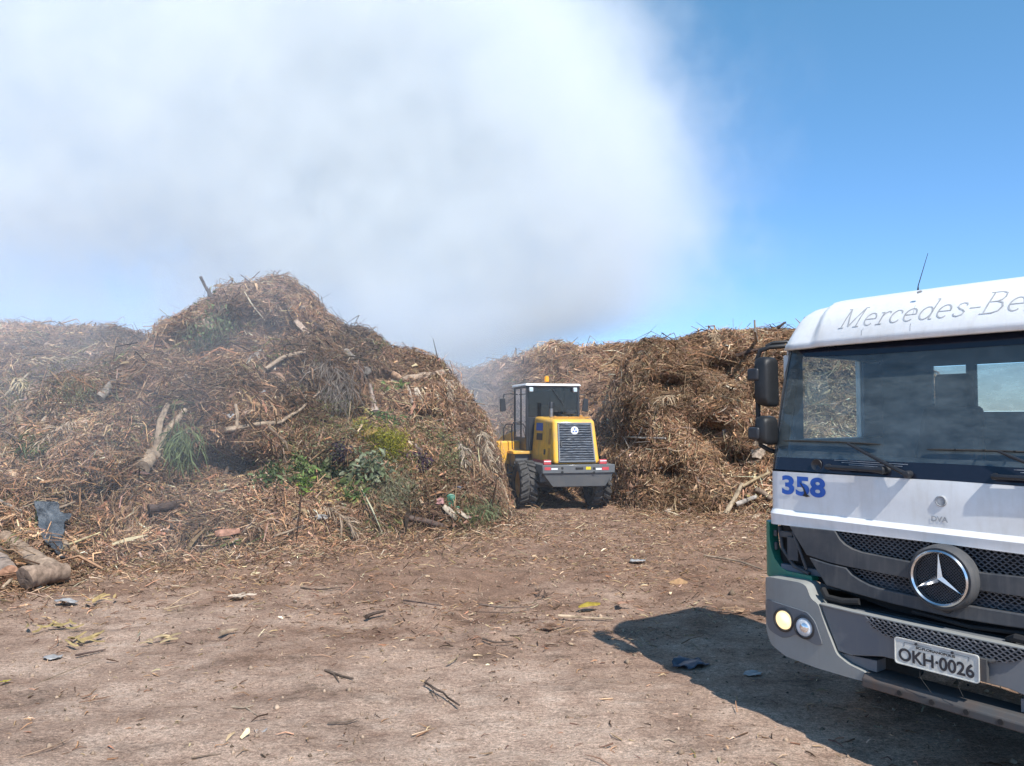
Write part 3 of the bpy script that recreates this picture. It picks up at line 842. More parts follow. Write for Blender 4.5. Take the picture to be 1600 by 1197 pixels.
# ================================================================ the wheel loader
LA = math.radians(12.5)
loader = empty('wheel_loader', (1.42, 16.3, 0), LA,
               'yellow and grey wheel loader seen from behind between the two big heaps', 'wheel loader')
L_ = loader
# rear counterweight: wide grey beam with tapering underside
mb = MB()
mb.prism([(-.80, .97), (.80, .97), (.80, .79), (-.80, .79)], 'y', 0, .22)
mb.build('counterweight', M['loader_grey'], L_, bevel=.012)
mb = MB()
mb.hexa([(-.55, .10, .50), (.62, .10, .50), (.62, 1.1, .50), (-.55, 1.1, .50)], [(-.78, .03, .788), (.78, .03, .788), (.78, 1.1, .788), (-.78, 1.1, .788)])
mb.build('rear_frame', M['loader_grey'], L_, bevel=.01)
# side wings over the rear tyres
mb = MB()
for s in (-1, 1):
    mb = MB(); mb.prism([(.22, .97), (1.55, .97), (1.55, .90), (1.25, .90), (1.12, .80), (.32, .80), (.22, .60)], 'x', *sorted((s * .62, s * .80))); mb.build('side_plate', M['loader_grey'], L_, bevel=.008)

# marks on the counterweight
for x0, x1, z0, z1, mt, nm in ((-.755, -.62, .865, .925, 'red', 'reflector_strip'), (-.61, -.47, .87, .905, 'white_lens', 'reflector_strip'), (.37, .50, .855, .895, 'white_lens', 'reflector_strip'),
                           (.51, .66, .85, .915, 'red', 'reflector_strip'), (-.08, .09, .865, .915, 'cavity', 'name_plate'), (.15, .26, .865, .925, 'sticker_yellow', 'warning_label')):
    MB().box(x0, x1, -.004, 0.0, z0, z1).build(nm, M[mt], L_)
for x, z in ((-.37, .90), (-.37, .815), (.33, .885), (.33, .80)):
    MB().lathe([(.0001, -.003), (.028, -.003), (.03, .004)], (x, 0, z), 'y', 16).build('bolt_hole', M['cavity'], L_)
for x in (-.685, .545):
    tl = MB().box(x - .08, x + .08, .03, .10, .975, 1.075).build('tail_lamp', M['red'], L_, bevel=.008)
    MB().box(x - .075, x + .075, .024, .028, 1.035, 1.055).build('lens_band', M['white_lens'], tl)
MB().tube([(-.80, .02, .86), (-.845, .01, .74), (-.84, .0, .66)], .012, 6).build('tow_hook', M['black'], L_)
MB().tube([(.80, .02, .80), (.835, .01, .74), (.85, .0, .64)], .012, 6).build('tow_hook', M['black'], L_)
# hood
hb = [(-.52, .10, .98), (.50, .10, .98), (.55, 1.75, .98), (-.62, 1.75, .98)]
ht = [(-.47, .34, 1.92), (.46, .34, 1.92), (.50, 1.65, 1.99), (-.56, 1.65, 1.99)]
mb = MB(); mb.hexa(hb, ht)
hood = mb.build('hood', M['yellow'], L_, bevel=.07, seg=4)
# grille on the sloping rear face
def rf(u, w):       # u: -1..1 across, w: 0..1 up the rear face
    zz = .98 + .94 * w; yy = .10 + .24 * w
    xl = -.52 + .05 * w; xr = .50 - .04 * w
    return (xl + (xr - xl) * (u + 1) / 2, yy, zz)
def rquad(mb, u0, u1, w0, w1, o, d=.02):
    n = Vector((0, -.97, .25)) 
    P = [Vector(rf(u0, w0)), Vector(rf(u1, w0)), Vector(rf(u1, w1)), Vector(rf(u0, w1))]
    A = [p + n * o for p in P]; B = [p + n * (o - d) for p in P]
    mb.add(A + B, [(0, 1, 2, 3), (4, 7, 6, 5), (0, 4, 5, 1), (1, 5, 6, 2), (2, 6, 7, 3), (3, 7, 4, 0)])
mb = MB(); rquad(mb, -.82, .82, .03, .93, .004, .03)
gr = mb.build('radiator_grille', M['loader_grey'], L_)
rn = random.Random(3)
mb = MB()
for k in range(15):
    w = .07 + k * .055
    n = Vector((0, -.97, .25))
    P = [Vector(rf(-.74, w)) + n * .008, Vector(rf(.74, w)) + n * .008, Vector(rf(.74, w + .030)) + n * .045, Vector(rf(-.74, w + .030)) + n * .045, Vector(rf(.74, w + .045)) + n * .03, Vector(rf(-.74, w + .045)) + n * .03]
    # dented slats
    cols = 12; vs = []
    for i in range(cols + 1):
        t = i / cols
        for a, b in ((0, 1), (3, 2), (5, 4)):
            p = P[a].lerp(P[b], t); p.z += rn.uniform(-.006, .006); p.y += rn.uniform(-.006, .006); vs.append(p)
    mb.add(vs, [(i * 3 + j, (i + 1) * 3 + j, (i + 1) * 3 + j + 1, i * 3 + j + 1) for i in range(cols) for j in range(2)])
mb.build('louvre_slats', M['louvre'], gr, angle=20)
mb = MB(); 
for u0, u1, w0, w1 in ((-.80, -.75, .05, .92), (.75, .80, .05, .92), (-.80, .80, .90, .925), (-.80, .80, .045, .07)): rquad(mb, u0, u1, w0, w1, .03, .03)
mb.build('grille_frame', M['louvre'], gr)
c = Vector(rf(.0, .74)) + Vector((0, -.97, .25)) * .052
mb = MB(); mb.lathe([(.0001, -.004), (.055, -.004), (.085, -.002), (.088, .012)], (c.x - .02, c.y, c.z), 'y', 24)
em = mb.build('badge', M['white_lens'], gr)
mb = MB()
for k in range(3):
    a = math.radians(90 + 120 * k)
    mb.prism([(c.x - .02 + .045 * math.cos(a + q) * r, c.z + .045 * math.sin(a + q) * r) for q, r in ((-.5, .9), (0, 1.3), (.5, .9), (0, .25))], 'y', c.y - .009, c.y - .005)
mb.build('badge_mark', M['blue_ink'], em)
mb = MB(); rquad(mb, -.72, -.66, .38, .50, .06, .03); mb.build('latch', M['black'], gr)
# stickers and vents on the hood's left side
def sf(y, w, o=.0):      # left side of the hood
    xb = -.52 - .10 * (y - .10) / 1.65; xt = -.47 - .09 * (y - .34) / 1.31
    return (xb + (xt - xb) * w - o, y, .98 + .96 * w)
def squad(nm, y0, y1, w0, w1, mt, o=.006):
    A = [sf(y0, w0, o), sf(y1, w0, o), sf(y1, w1, o), sf(y0, w1, o)]; B = [sf(y0, w0, -.01), sf(y1, w0, -.01), sf(y1, w1, -.01), sf(y0, w1, -.01)]
    return MB().add(A + B, [(0, 1, 2, 3), (4, 7, 6, 5), (0, 4, 5, 1), (1, 5, 6, 2), (2, 6, 7, 3), (3, 7, 4, 0)]).build(nm, M[mt], hood)
squad('maker_sticker', 1.0, 1.45, .72, .90, 'blue_ink'); squad('model_sticker', 1.0, 1.4, .50, .66, 'black')
squad('hood_vent', .42, .56, .42, .78, 'yellow_wheel', .004); squad('hood_vent', .42, .56, .08, .34, 'yellow_wheel', .004); squad('hood_latch', .74, .80, .18, .30, 'black', .02)
squad('hood_skirt', .3, 1.6, -.03, .04, 'red', .006)
# exhaust stack and pre-cleaner
MB().lathe([(.045, 0), (.045, .22), (.05, .22), (.05, .36), (.0001, .37)], (-.28, 1.2, 1.95), 'z', 18).build('exhaust_pipe', M['steel'], L_)
MB().lathe([(.052, 0), (.052, .14), (.045, .15), (.0001, .15)], (-.28, 1.2, 2.17), 'z', 18).build('exhaust_cap', M['black'], L_)
MB().lathe([(.05, 0), (.05, .05), (.15, .07), (.15, .13), (.05, .17), (.0001, .17)], (.16, 1.2, 1.97), 'z', 22).build('air_cleaner_cap', M['black'], L_)
mb = MB(); mb.box(-.45, .45, .6, .64, 1.955, 1.985); mb.tube([(-.3, .8, 1.97), (-.3, .8, 2.0)], .03, 8); mb.tube([(.33, .9, 1.97), (.33, .9, 2.02)], .04, 8); mb.build('hood_fittings', M['yellow_wheel'], L_, bevel=.004)
# cab
cb = empty('cab'); cb.parent = L_
x0, x1, y0, y1, z0, z1 = -.74, .56, 1.72, 3.02, 1.20, 2.70
mb = MB()
P_ = .055
for x in (x0, x1):
    for y in (y0, y1):
        xa = x if x < 0 else x - P_; ya = y if y == y0 else y - P_
        mb.box(xa, xa + P_, ya, ya + P_, z0, z1)
mb.box(x0 + P_, x1 - P_, y0 + .005, y0 + .05, z1 - .05, z1); mb.box(x0 + P_, x1 - P_, y0 + .005, y0 + .05, z0, 1.97)
mb.box(x0 + .004, x0 + .05, y0 + P_, y1 - P_, z0, 1.50); mb.box(x1 - .05, x1 - .004, y0 + P_, y1 - P_, z0, 1.50)
mb.box(x0 + .004, x0 + .05, y0 + P_, y1 - P_, z1 - .05, z1); mb.box(x1 - .05, x1 - .004, y0 + P_, y1 - P_, z1 - .05, z1)
mb.box(x0 + .004, x0 + .05, 2.30, 2.35, 1.50, z1 - .05)
mb.build('cab_frame', M['black'], cb, bevel=.008)
mb = MB().add([(x0 + P_, y0 + .02, 1.97), (x1 - P_, y0 + .02, 1.97), (x1 - P_, y0 + .02, z1 - .05), (x0 + P_, y0 + .02, z1 - .05)], [(0, 1, 2, 3)]); mb.build('rear_window', M['loader_glass'], cb)
mb = MB().add([(x0 + P_, y1 - .03, 1.5), (x1 - P_, y1 - .03, 1.5), (x1 - P_, y1 - .03, z1 - .05), (x0 + P_, y1 - .03, z1 - .05)], [(0, 1, 2, 3)]); mb.build('front_window', M['loader_glass'], cb)
for x in (x0 + .02, x1 - .028): MB().add([(x, y0 + P_, 1.5), (x, y1 - P_, 1.5), (x, y1 - P_, z1 - .05), (x, y0 + P_, z1 - .05)], [(0, 1, 2, 3)]).build('side_window', M['loader_glass'], cb)
mb = MB(); mb.hexa([(x0 - .03, y0 - .06, 2.70), (x1 + .03, y0 - .06, 2.70), (x1 + .03, y1 + .12, 2.70), (x0 - .03, y1 + .12, 2.70)], [(x0 - .0, y0 - .03, 2.755), (x1 + .0, y0 - .03, 2.755), (x1 + .02, y1 + .06, 2.77), (x0 - .02, y1 + .06, 2.77)])
mb.build('cab_roof', M['white'], cb, bevel=.02, seg=3)
MB().lathe([(.045, 0), (.045, .03), (.0001, .03)], (.0 - .14, 2.1, 2.755), 'z', 16).build('beacon_base', M['black'], cb)
MB().lathe([(.055, 0), (.055, .09), (.045, .125), (.0001, .135)], (-.14, 2.1, 2.82), 'z', 20).build('beacon', M['amber'], cb)
for x in (x0 + .10, x1 - .14):
    wl = MB().box(x - .045, x + .045, y0 - .12, y0 - .04, 2.56, 2.66).build('work_lamp', M['white_lens'], cb, bevel=.012)
    MB().box(x - .035, x + .035, y0 - .125, y0 - .121, 2.57, 2.65).build('work_lamp_lens', M['reflector'], wl)
mb = MB(); mb.tube([(-.10, y0 - .02, 2.63), (.02, y0 - .03, 2.45), (.16, y0 - .02, 2.27)], .009, 6); mb.build('rear_wiper', M['black'], cb)
# in the cab: seat, column
mb = MB().box(-.33, .17, 2.05, 2.6, 1.45, 1.62); mb.build('seat', M['fabric'], cb, bevel=.04)
mb = MB().box(-.31, .15, 1.98, 2.08, 1.6, 2.25); mb.build('seat_back', M['fabric'], cb, bevel=.04)
mb = MB().tube([(-.08, 2.95, 1.3), (-.08, 2.75, 1.85)], .04, 8); mb.tube([(-.08 + .18 * math.cos(t * math.pi / 8), 2.74 + .04 * math.sin(t * math.pi / 8), 1.87 + .17 * math.sin(t * math.pi / 8)) for t in range(17)], .014, 6, cap=False); mb.build('steering_wheel', M['black'], cb)
mb = MB().box(x0 + P_, x1 - P_, y0 + P_, y1 - P_, z0, z0 + .05); mb.build('cab_floor', M['black'], cb)
# mirrors
for s, xx in ((-1, x0), (1, x1)):
    mb = MB(); mb.tube([(xx, 2.6, 2.52), (xx + s * .18, 2.55, 2.54), (xx + s * .36, 2.5, 2.52), (xx + s * .37, 2.5, 2.40)], .013, 6)
    ma = mb.build('mirror_arm', M['black'], cb)
    mb = MB(); mb.prism(round_poly([(xx + s * .31, 2.12), (xx + s * .45, 2.10), (xx + s * .46, 2.42), (xx + s * .34, 2.43)], .03, 3), 'y', 2.46, 2.54); mb.build('mirror_housing', M['black'], ma, bevel=.008)
# ladder rail, steps and side tank on the left
mb = MB()
mb.tube([(-.80, 2.1, 1.18), (-.98, 2.1, 1.22), (-1.0, 2.1, 1.75), (-.95, 2.1, 1.85), (-.76, 2.1, 1.86)], .015, 6); mb.build('hand_rail', M['black'], L_); mb = MB()
mb.tube([(-1.0, 3.0, .62), (-1.0, 3.0, 1.7), (-.93, 3.0, 1.8), (-.76, 3.0, 1.8)], .015, 6)
mb.build('hand_rail', M['black'], L_)
MB().box(-1.06, -.62, 1.66, 3.05, 1.12, 1.19).build('platform', M['yellow'], L_, bevel=.012)
mb = MB().box(-1.0, -.66, 1.75, 2.35, .80, 1.11); mb.build('side_tank', M['loader_grey'], L_, bevel=.03)
mb = MB().box(-1.02, -.75, 2.5, 2.9, .62, .65).box(-1.02, -.75, 2.5, 2.9, .86, .89).box(-1.02, -.99, 2.48, 2.50, .6, 1.12).box(-1.02, -.99, 2.9, 2.92, .6, 1.12); mb.build('step', M['loader_grey'], L_, bevel=.004)
MB().box(.60, 1.0, 1.66, 3.0, .80, 1.15).build('side_tank', M['loader_grey'], L_, bevel=.03)
mb = MB().box(-.35, .35, .3, 3.0, .55, .98); mb.tube([(-.8, .85, .53), (.8, .85, .53)], .11, 10); mb.build('underframe', M['black'], L_)
# tyres
def loader_wheel(par, x, y, r=.515, w=.40):
    wh = empty('wheel'); wh.parent = par
    s = 1 if x > 0 else -1
    c = (x, y, r - .01)
    mb = MB().lathe([(.29, -w / 2 + .04), (.33, -w / 2), (r - .10, -w / 2 - .01), (r - .03, -w / 2 + .03), (r - .03, w / 2 - .03), (r - .10, w / 2 + .01), (.33, w / 2), (.29, w / 2 - .04)], c, 'x', 40)
    n = 20
    for k in range(n):
        for h, (xa, xb) in enumerate(((-w / 2 - .005, -.015), (.015, w / 2 + .005))):
            t = 2 * math.pi * (k + .5 * h) / n
            lean = .16 * (1 if h else -1)
            def P(xx, tt, rr): return (c[0] + xx, c[1] + rr * math.cos(tt), c[2] + rr * math.sin(tt))
            q = .085
            mb.add([P(xa, t - q - (lean if h == 0 else 0), r - .05), P(xb, t - q + (lean if h else 0), r - .05), P(xb, t + q + (lean if h else 0), r - .05), P(xa, t + q - (lean if h == 0 else 0), r - .05),
                    P(xa, t - q * .8 - (lean if h == 0 else 0), r + .008), P(xb, t - q * .8 + (lean if h else 0), r + .008), P(xb, t + q * .8 + (lean if h else 0), r + .008), P(xa, t + q * .8 - (lean if h == 0 else 0), r + .008)],
                   [(4, 5, 6, 7), (0, 1, 5, 4), (2, 3, 7, 6), (0, 4, 7, 3), (1, 2, 6, 5)])
    mb.build('tyre', M['tyre'], wh, smooth=True, angle=30)
    MB().lathe([(.295, s * (w / 2 - .04)), (.275, s * (w / 2 - .05)), (.25, s * .06), (.15, s * .05), (.14, s * .11), (.0001, s * .12)], c, 'x', 28).build('rim', M['yellow_wheel'], wh)
M['tyre'] = plain('dusty_tyre', (.055, .052, .05), .9, var=.5, scale=6, bmp=.2)
loader_wheel(L_, -.98, .88, w=.36); loader_wheel(L_, .68, .88, w=.36)
# front half, turned a little more to the left
fr_e = empty('front_frame'); fr_e.parent = L_; fr_e.location = (0, 2.6, 0); fr_e.rotation_euler = (0, 0, math.radians(22))
loader_wheel(fr_e, -.86, 1.05); loader_wheel(fr_e, .86, 1.05)
mb = MB().box(-.32, .32, -.2, 1.5, .45, 1.05).box(-.25, -.18, .4, 1.2, 1.05, 1.6).box(.18, .25, .4, 1.2, 1.05, 1.6); mb.tube([(-.8, 1.05, .53), (.8, 1.05, .53)], .1, 10); mb.build('front_chassis', M['yellow'], fr_e, bevel=.02)
for s in (-1, 1):
    # curved mudguard
    pr = [(1.05 + .72 * math.cos(math.radians(a)), .54 + .68 * math.sin(math.radians(a))) for a in range(40, 176, 15)]
    mb = MB(); n_ = len(pr)
    xa, xb = sorted((s * .62, s * 1.08))
    vs = []
    for y, z in pr: vs += [(xa, y, z), (xb, y, z), (xb, y, z - .03), (xa, y, z - .03)]
    mb.add(vs, [(i * 4 + j, i * 4 + (j + 1) % 4, (i + 1) * 4 + (j + 1) % 4, (i + 1) * 4 + j) for i in range(n_ - 1) for j in range(4)] + [(0, 1, 2, 3), tuple(range(4 * n_ - 4, 4 * n_))])
    mb.build('mudguard', M['yellow'], fr_e, bevel=.006)
    # lift arm plate
    mb = MB(); mb.prism([(.5, 1.45), (.75, 1.62), (1.3, 1.50), (2.0, 1.05), (2.5, .45), (2.35, .36), (1.85, .80), (1.2, 1.22), (.6, 1.30)], 'x', *sorted((s * .38, s * .46)))
    mb.build('lift_arm', M['yellow'], fr_e, bevel=.012)
    MB().tube([(s * .42, .7, .75), (s * .42, 1.5, 1.1)], .05, 10).build('lift_cylinder', M['steel'], fr_e)
mb = MB(); mb.box(-1.35, -.62, .10, .52, .86, 1.40); mb.build('lamp_bracket', M['yellow'], fr_e, bevel=.03)
mb = MB()
bk = [(2.35, .95), (2.30, .45), (2.42, .16), (2.65, .06), (3.35, .05), (3.35, .075), (2.68, .10), (2.47, .20), (2.36, .47), (2.41, .95)]
mb.prism(bk, 'x', -1.15, 1.15)
mb.prism([(2.36, .95), (2.32, .45), (2.44, .18), (2.66, .08), (3.33, .08), (2.9, .6)], 'x', -1.19, -1.15).prism([(2.36, .95), (2.32, .45), (2.44, .18), (2.66, .08), (3.33, .08), (2.9, .6)], 'x', 1.15, 1.19)
mb.build('bucket', M['loader_grey'], fr_e, bevel=.006)
# ================================================================ ground
def ground_h(x, y):
    n = .05 * fbm(x * .35, y * .35, seed=3, oct=3) + .035 * fbm(x * 1.3, y * 1.8, seed=5, oct=3) + .016 * fbm(x * 6, y * 7, seed=9, oct=3)
    fade = np.clip((60 - np.hypot(x, y)) / 40, 0, 1)
    # shallow wheel ruts leading to the gap
    rut = 0
    for off in (-1.0, .9):
        cx = .9 + .12 * (y - 12) * np.clip((14 - y) / 8, 0, 1) + off
        rut = rut - .04 * np.exp(-((x - cx) / .28) ** 2) * np.clip((y - 4) / 4, 0, 1)
    d = np.hypot(x - 4, y - 6)
    return (n * np.clip(d / 3, .3, 1) + rut) * fade
def spaced(lo, hi, step, far):
    a = list(np.arange(lo, hi, step))
    s, x = step, hi
    R = []
    while x < far: R.append(x); s *= 1.35; x += s
    R.append(far)
    s, x = step, lo - step
    L = []
    while x > -far: L.append(x); s *= 1.35; x -= s
    L.append(-far)
    return np.array(L[::-1] + a + R)
gx = spaced(-13, 9, .055, 900.); gy = spaced(2.2, 18, .06, 900.)
XX, YY = np.meshgrid(gx, gy, indexing='ij')
ZZ = ground_h(XX, YY)
def grid_mesh(name, P, mat, kind=None):
    nx, ny = P.shape[:2]
    me = bpy.data.meshes.new(name)
    me.vertices.add(nx * ny); me.vertices.foreach_set('co', P.reshape(-1).astype(np.float32))
    i = np.arange(nx - 1)[:, None] * ny + np.arange(ny - 1)[None, :]
    q = np.stack([i, i + ny, i + ny + 1, i + 1], -1).reshape(-1, 4)
    me.loops.add(q.size); me.loops.foreach_set('vertex_index', q.reshape(-1).astype(np.int32))
    me.polygons.add(len(q)); me.polygons.foreach_set('loop_start', (np.arange(len(q)) * 4).astype(np.int32))
    me.update(calc_edges=True)
    me.polygons.foreach_set('use_smooth', [True] * len(q))
    me.materials.append(mat)
    o = bpy.data.objects.new(name, me); COL.objects.link(o)
    return o
m, n, b = nodes_of('trodden_earth')
v = coords(n)
big = noise(n, v, .32, 5, .6)
mid = noise(n, v, 1.5, 8, .68)
fine = noise(n, coords(n, (1, 1.5, 1)), 30, 8, .8)
vs_ = coords(n, (1.0, 1.9, 1)); streak = noise(n, vs_, 3.0, 8, .7)
sandy = ramp(n, streak, [(.30, (.38, .255, .19)), (.5, (.55, .40, .305)), (.72, (.66, .51, .405))])
brown = ramp(n, mid, [(.30, (.15, .090, .062)), (.48, (.262, .162, .112)), (.72, (.36, .238, .168))])
# nearer the camera the earth is worn to pale sand, farther in it is brown with bark
geo = n.nodes.new('ShaderNodeTexCoord'); sp = n.nodes.new('ShaderNodeSeparateXYZ'); n.links.new(geo.outputs['Object'], sp.inputs[0])
ma = n.nodes.new('ShaderNodeMath'); ma.operation = 'MULTIPLY_ADD'; n.links.new(sp.outputs['Y'], ma.inputs[0]); ma.inputs[1].default_value = -.125; ma.inputs[2].default_value = .98
mb2 = n.nodes.new('ShaderNodeMath'); mb2.operation = 'MULTIPLY_ADD'; n.links.new(big, mb2.inputs[0]); mb2.inputs[1].default_value = 1.9; n.links.new(ma.outputs[0], mb2.inputs[2])
mb3 = n.nodes.new('ShaderNodeMath'); mb3.operation = 'MULTIPLY_ADD'; n.links.new(mid, mb3.inputs[0]); mb3.inputs[1].default_value = 1.1; n.links.new(mb2.outputs[0], mb3.inputs[2])
fac = ramp(n, mb3.outputs[0], [(0, 0), (1, 1)])
mr = n.nodes.new('ShaderNodeMapRange'); n.links.new(mb3.outputs[0], mr.inputs[0]); mr.inputs[1].default_value = 1.35; mr.inputs[2].default_value = 2.0
col = mixc(n, mr.outputs[0], brown, sandy)
dk = ramp(n, noise(n, coords(n, (1, 2.2, 1)), 1.1, 7, .7), [(.55, 0), (.72, .75)])
col = mixc(n, dk, col, (.085, .058, .042))
pk = ramp(n, noise(n, coords(n, (1, 1.6, 1)), .55, 4, .6), [(.57, 0), (.75, .55)])
col = mixc(n, pk, col, (.42, .27, .19))
grit = noise(n, coords(n), 90, 4, .7)
fr = mixc(n, 1.0, ramp(n, fine, [(.32, .38), (.5, 1.0), (.68, 1.55)]), ramp(n, grit, [(.32, .60), (.5, 1.0), (.68, 1.40)]), 'MULTIPLY')
col = mixc(n, 1.0, col, fr, 'MULTIPLY')
sp2 = ramp(n, noise(n, coords(n), 55, 3, .6), [(.66, 0), (.74, .5)])
col = mixc(n, sp2, col, (.42, .33, .25))
n.links.new(col, b.inputs['Base Color'])
b.inputs['Roughness'].default_value = .95; b.inputs['Specular IOR Level'].default_value = .15
hgt = mixc(n, .5, fine, streak)
bump(n, b, hgt, 1.0, .05)
M['earth'] = m
ground = grid_mesh('ground', np.stack([XX, YY, ZZ], -1), m)
tag(ground, 'bare trodden brown earth of the yard, paler and sandier towards the front', 'ground', kind='structure')

# ================================================================ litter and twig building
def attr_mat(name, rough=.85, trans=0.0, var=(.65, 1.35)):
    m, n, b = nodes_of(name)
    at_ = n.nodes.new('ShaderNodeAttribute'); at_.attribute_name = 'tint'
    f = ramp(n, noise(n, coords(n), 14, 4, .6), [(.3, var[0]), (.7, var[1])])
    c = mixc(n, 1.0, at_.outputs['Color'], f, 'MULTIPLY')
    n.links.new(c, b.inputs['Base Color'])
    b.inputs['Roughness'].default_value = rough; b.inputs['Specular IOR Level'].default_value = .08
    if trans:
        ou = n.nodes['Material Output']
        tl = n.nodes.new('ShaderNodeBsdfTranslucent'); n.links.new(c, tl.inputs['Color'])
        mx = n.nodes.new('ShaderNodeMixShader'); mx.inputs[0].default_value = trans
        n.links.new(b.outputs[0], mx.inputs[1]); n.links.new(tl.outputs[0], mx.inputs[2]); n.links.new(mx.outputs[0], ou.inputs['Surface'])
    return m
M['twig'] = attr_mat('dry_twigs')
M['leaf'] = attr_mat('leaves', .6, .3)
M['bark'] = attr_mat('bark', .9, 0, (.55, 1.4))

def norm(v): return v / np.maximum(np.linalg.norm(v, axis=-1, keepdims=True), 1e-9)
def raw_mesh(name, V, F, colr, mat, parent=None, smooth=False):
    me = bpy.data.meshes.new(name)
    k = F.shape[1]
    me.vertices.add(len(V)); me.vertices.foreach_set('co', V.reshape(-1).astype(np.float32))
    me.loops.add(F.size); me.loops.foreach_set('vertex_index', F.reshape(-1).astype(np.int32))
    me.polygons.add(len(F)); me.polygons.foreach_set('loop_start', (np.arange(len(F)) * k).astype(np.int32))
    me.update(calc_edges=True)
    at_ = me.color_attributes.new('tint', 'FLOAT_COLOR', 'POINT')
    at_.data.foreach_set('color', np.concatenate([colr, np.ones((len(colr), 1))], 1).reshape(-1).astype(np.float32))
    if smooth: me.polygons.foreach_set('use_smooth', [True] * len(F))
    me.materials.append(mat)
    o = bpy.data.objects.new(name, me); COL.objects.link(o)
    if parent: o.parent = parent
    return o
def sticks(P, D, L, R, bend, colr, rng, flat=False):
    """curved sticks (three-sided) or flat strips; P centres, D unit directions, bend sideways offset vectors"""
    n = len(P)
    rv = norm(rng.normal(size=(n, 3)))
    A = norm(np.cross(D, rv)); B = np.cross(D, A)
    R = R[:, None]; L = L[:, None]
    rings = []
    ts = (-.5, 0., .5)
    for t, k in zip(ts, (1.0, .9, .35)):
        c = P + D * L * t + bend * (1 - 4 * t * t)
        if flat:
            k = (.5, 1.0, .25)[ts.index(t)]
            rings.append(np.stack([c - A * R * k, c + A * R * k], 1))
        else:
            rings.append(np.stack([c + (A * math.cos(a) + B * math.sin(a)) * R * k for a in (0, 2.094, 4.189)], 1))
    V = np.concatenate(rings, 1); m_ = V.shape[1]
    base = (np.arange(n) * m_)[:, None, None]
    w = 2 if flat else 3
    fs = []
    for r in range(2):
        for j in range(1 if flat else 3):
            j2 = (j + 1) % w
            fs.append((r * w + j, r * w + j2, (r + 1) * w + j2, (r + 1) * w + j))
    F = (base + np.array(fs)[None]).reshape(-1, 4)
    C = np.repeat(colr, m_, axis=0)
    return V.reshape(-1, 3), F, C
def merge(parts):
    V, F, C = [], [], []; o = 0
    for v, f, c in parts:
        V.append(v); F.append(f + o); C.append(c); o += len(v)
    return np.concatenate(V), np.concatenate(F), np.concatenate(C)
PAL = np.array([(.36, .27, .18), (.27, .19, .13), (.19, .13, .09), (.11, .075, .055), (.47, .38, .26), (.28, .24, .19), (.06, .045, .035), (.32, .20, .12), (.56, .48, .36), (.22, .19, .10)])
def palette(n, w, rng, jit=.22):
    w = np.array(w, float); w /= w.sum()
    c = PAL[rng.choice(len(PAL), n, p=w)]
    return np.clip(c * (1 + rng.normal(0, jit, (n, 1))) * (1 + rng.normal(0, .05, (n, 3))) * np.array([[1.27, 1.12, 1.03]]), .01, .8)

# loose bits on the yard
def scatter_ground(n, xlo, xhi, ylo, yhi, dens):
    x = RNG.uniform(xlo, xhi, n * 3); y = RNG.uniform(ylo, yhi, n * 3)
    k = RNG.uniform(0, 1, n * 3) < dens(x, y)
    x, y = x[k][:n], y[k][:n]
    return x, y
def dens(x, y):
    c = .5 + .9 * fbm(x * .6, y * 1.1, seed=21, oct=3)
    return np.clip(c * (.10 + .90 * np.clip((y - 6) / 7, 0, 1)) + .03, 0.02, 1)
x, y = scatter_ground(60000, -11, 8, 3.0, 17.5, dens)
n_ = len(x); z = ground_h(x, y)
a = RNG.uniform(0, 2 * math.pi, n_)
D = norm(np.stack([np.cos(a), np.sin(a), RNG.normal(0, .22, n_)], -1))
L = np.exp(RNG.normal(math.log(.035), .6, n_)); R = np.clip(L * RNG.uniform(.03, .13, n_), .001, .006)
bd = RNG.normal(0, .1, (n_, 3)) * L[:, None]; bd[:, 2] = np.abs(bd[:, 2])
P = np.stack([x, y, z + R * .8 + np.abs(D[:, 2]) * L * .4], -1)
pa = sticks(P, D, L, R, bd, palette(n_, (4, 5, 5, 4, 2, 3, 3, 3, .8, .6), RNG), RNG)
x, y = scatter_ground(750, -11, 8, 3.0, 17, dens)
n_ = len(x); z = ground_h(x, y); a = RNG.uniform(0, 2 * math.pi, n_)
D = norm(np.stack([np.cos(a), np.sin(a) * .7, RNG.normal(0, .1, n_)], -1))
L = np.exp(RNG.normal(math.log(.15), .5, n_)); R = RNG.uniform(.002, .006, n_)
P = np.stack([x, y, z + R + .01 + np.abs(D[:, 2]) * L * .4], -1)
bd = RNG.normal(0, .07, (n_, 3)) * L[:, None]; bd[:, 2] = np.abs(bd[:, 2]) * .4
pb_ = sticks(P, D, L, R, bd, palette(n_, (3, 3, 4, 4, 3, 3, 4, 2, 1, .5), RNG), RNG)
x, y = scatter_ground(1600, -11, 8, 3.0, 17, dens)
n_ = len(x); z = ground_h(x, y); a = RNG.uniform(0, 2 * math.pi, n_)
D = norm(np.stack([np.cos(a), np.sin(a), RNG.normal(0, .25, n_)], -1))
L = np.exp(RNG.normal(math.log(.05), .45, n_)); R = L * RNG.uniform(.06, .2, n_)
P = np.stack([x, y, z + .012 + np.abs(D[:, 2]) * L * .4], -1)
bd = RNG.normal(0, .1, (n_, 3)) * L[:, None]; bd[:, 2] = np.abs(bd[:, 2])
pc_ = sticks(P, D, L, R, bd, palette(n_, (5, 4, 2, 1, 6, 2, 1, 4, 3, 1), RNG), RNG, flat=True)
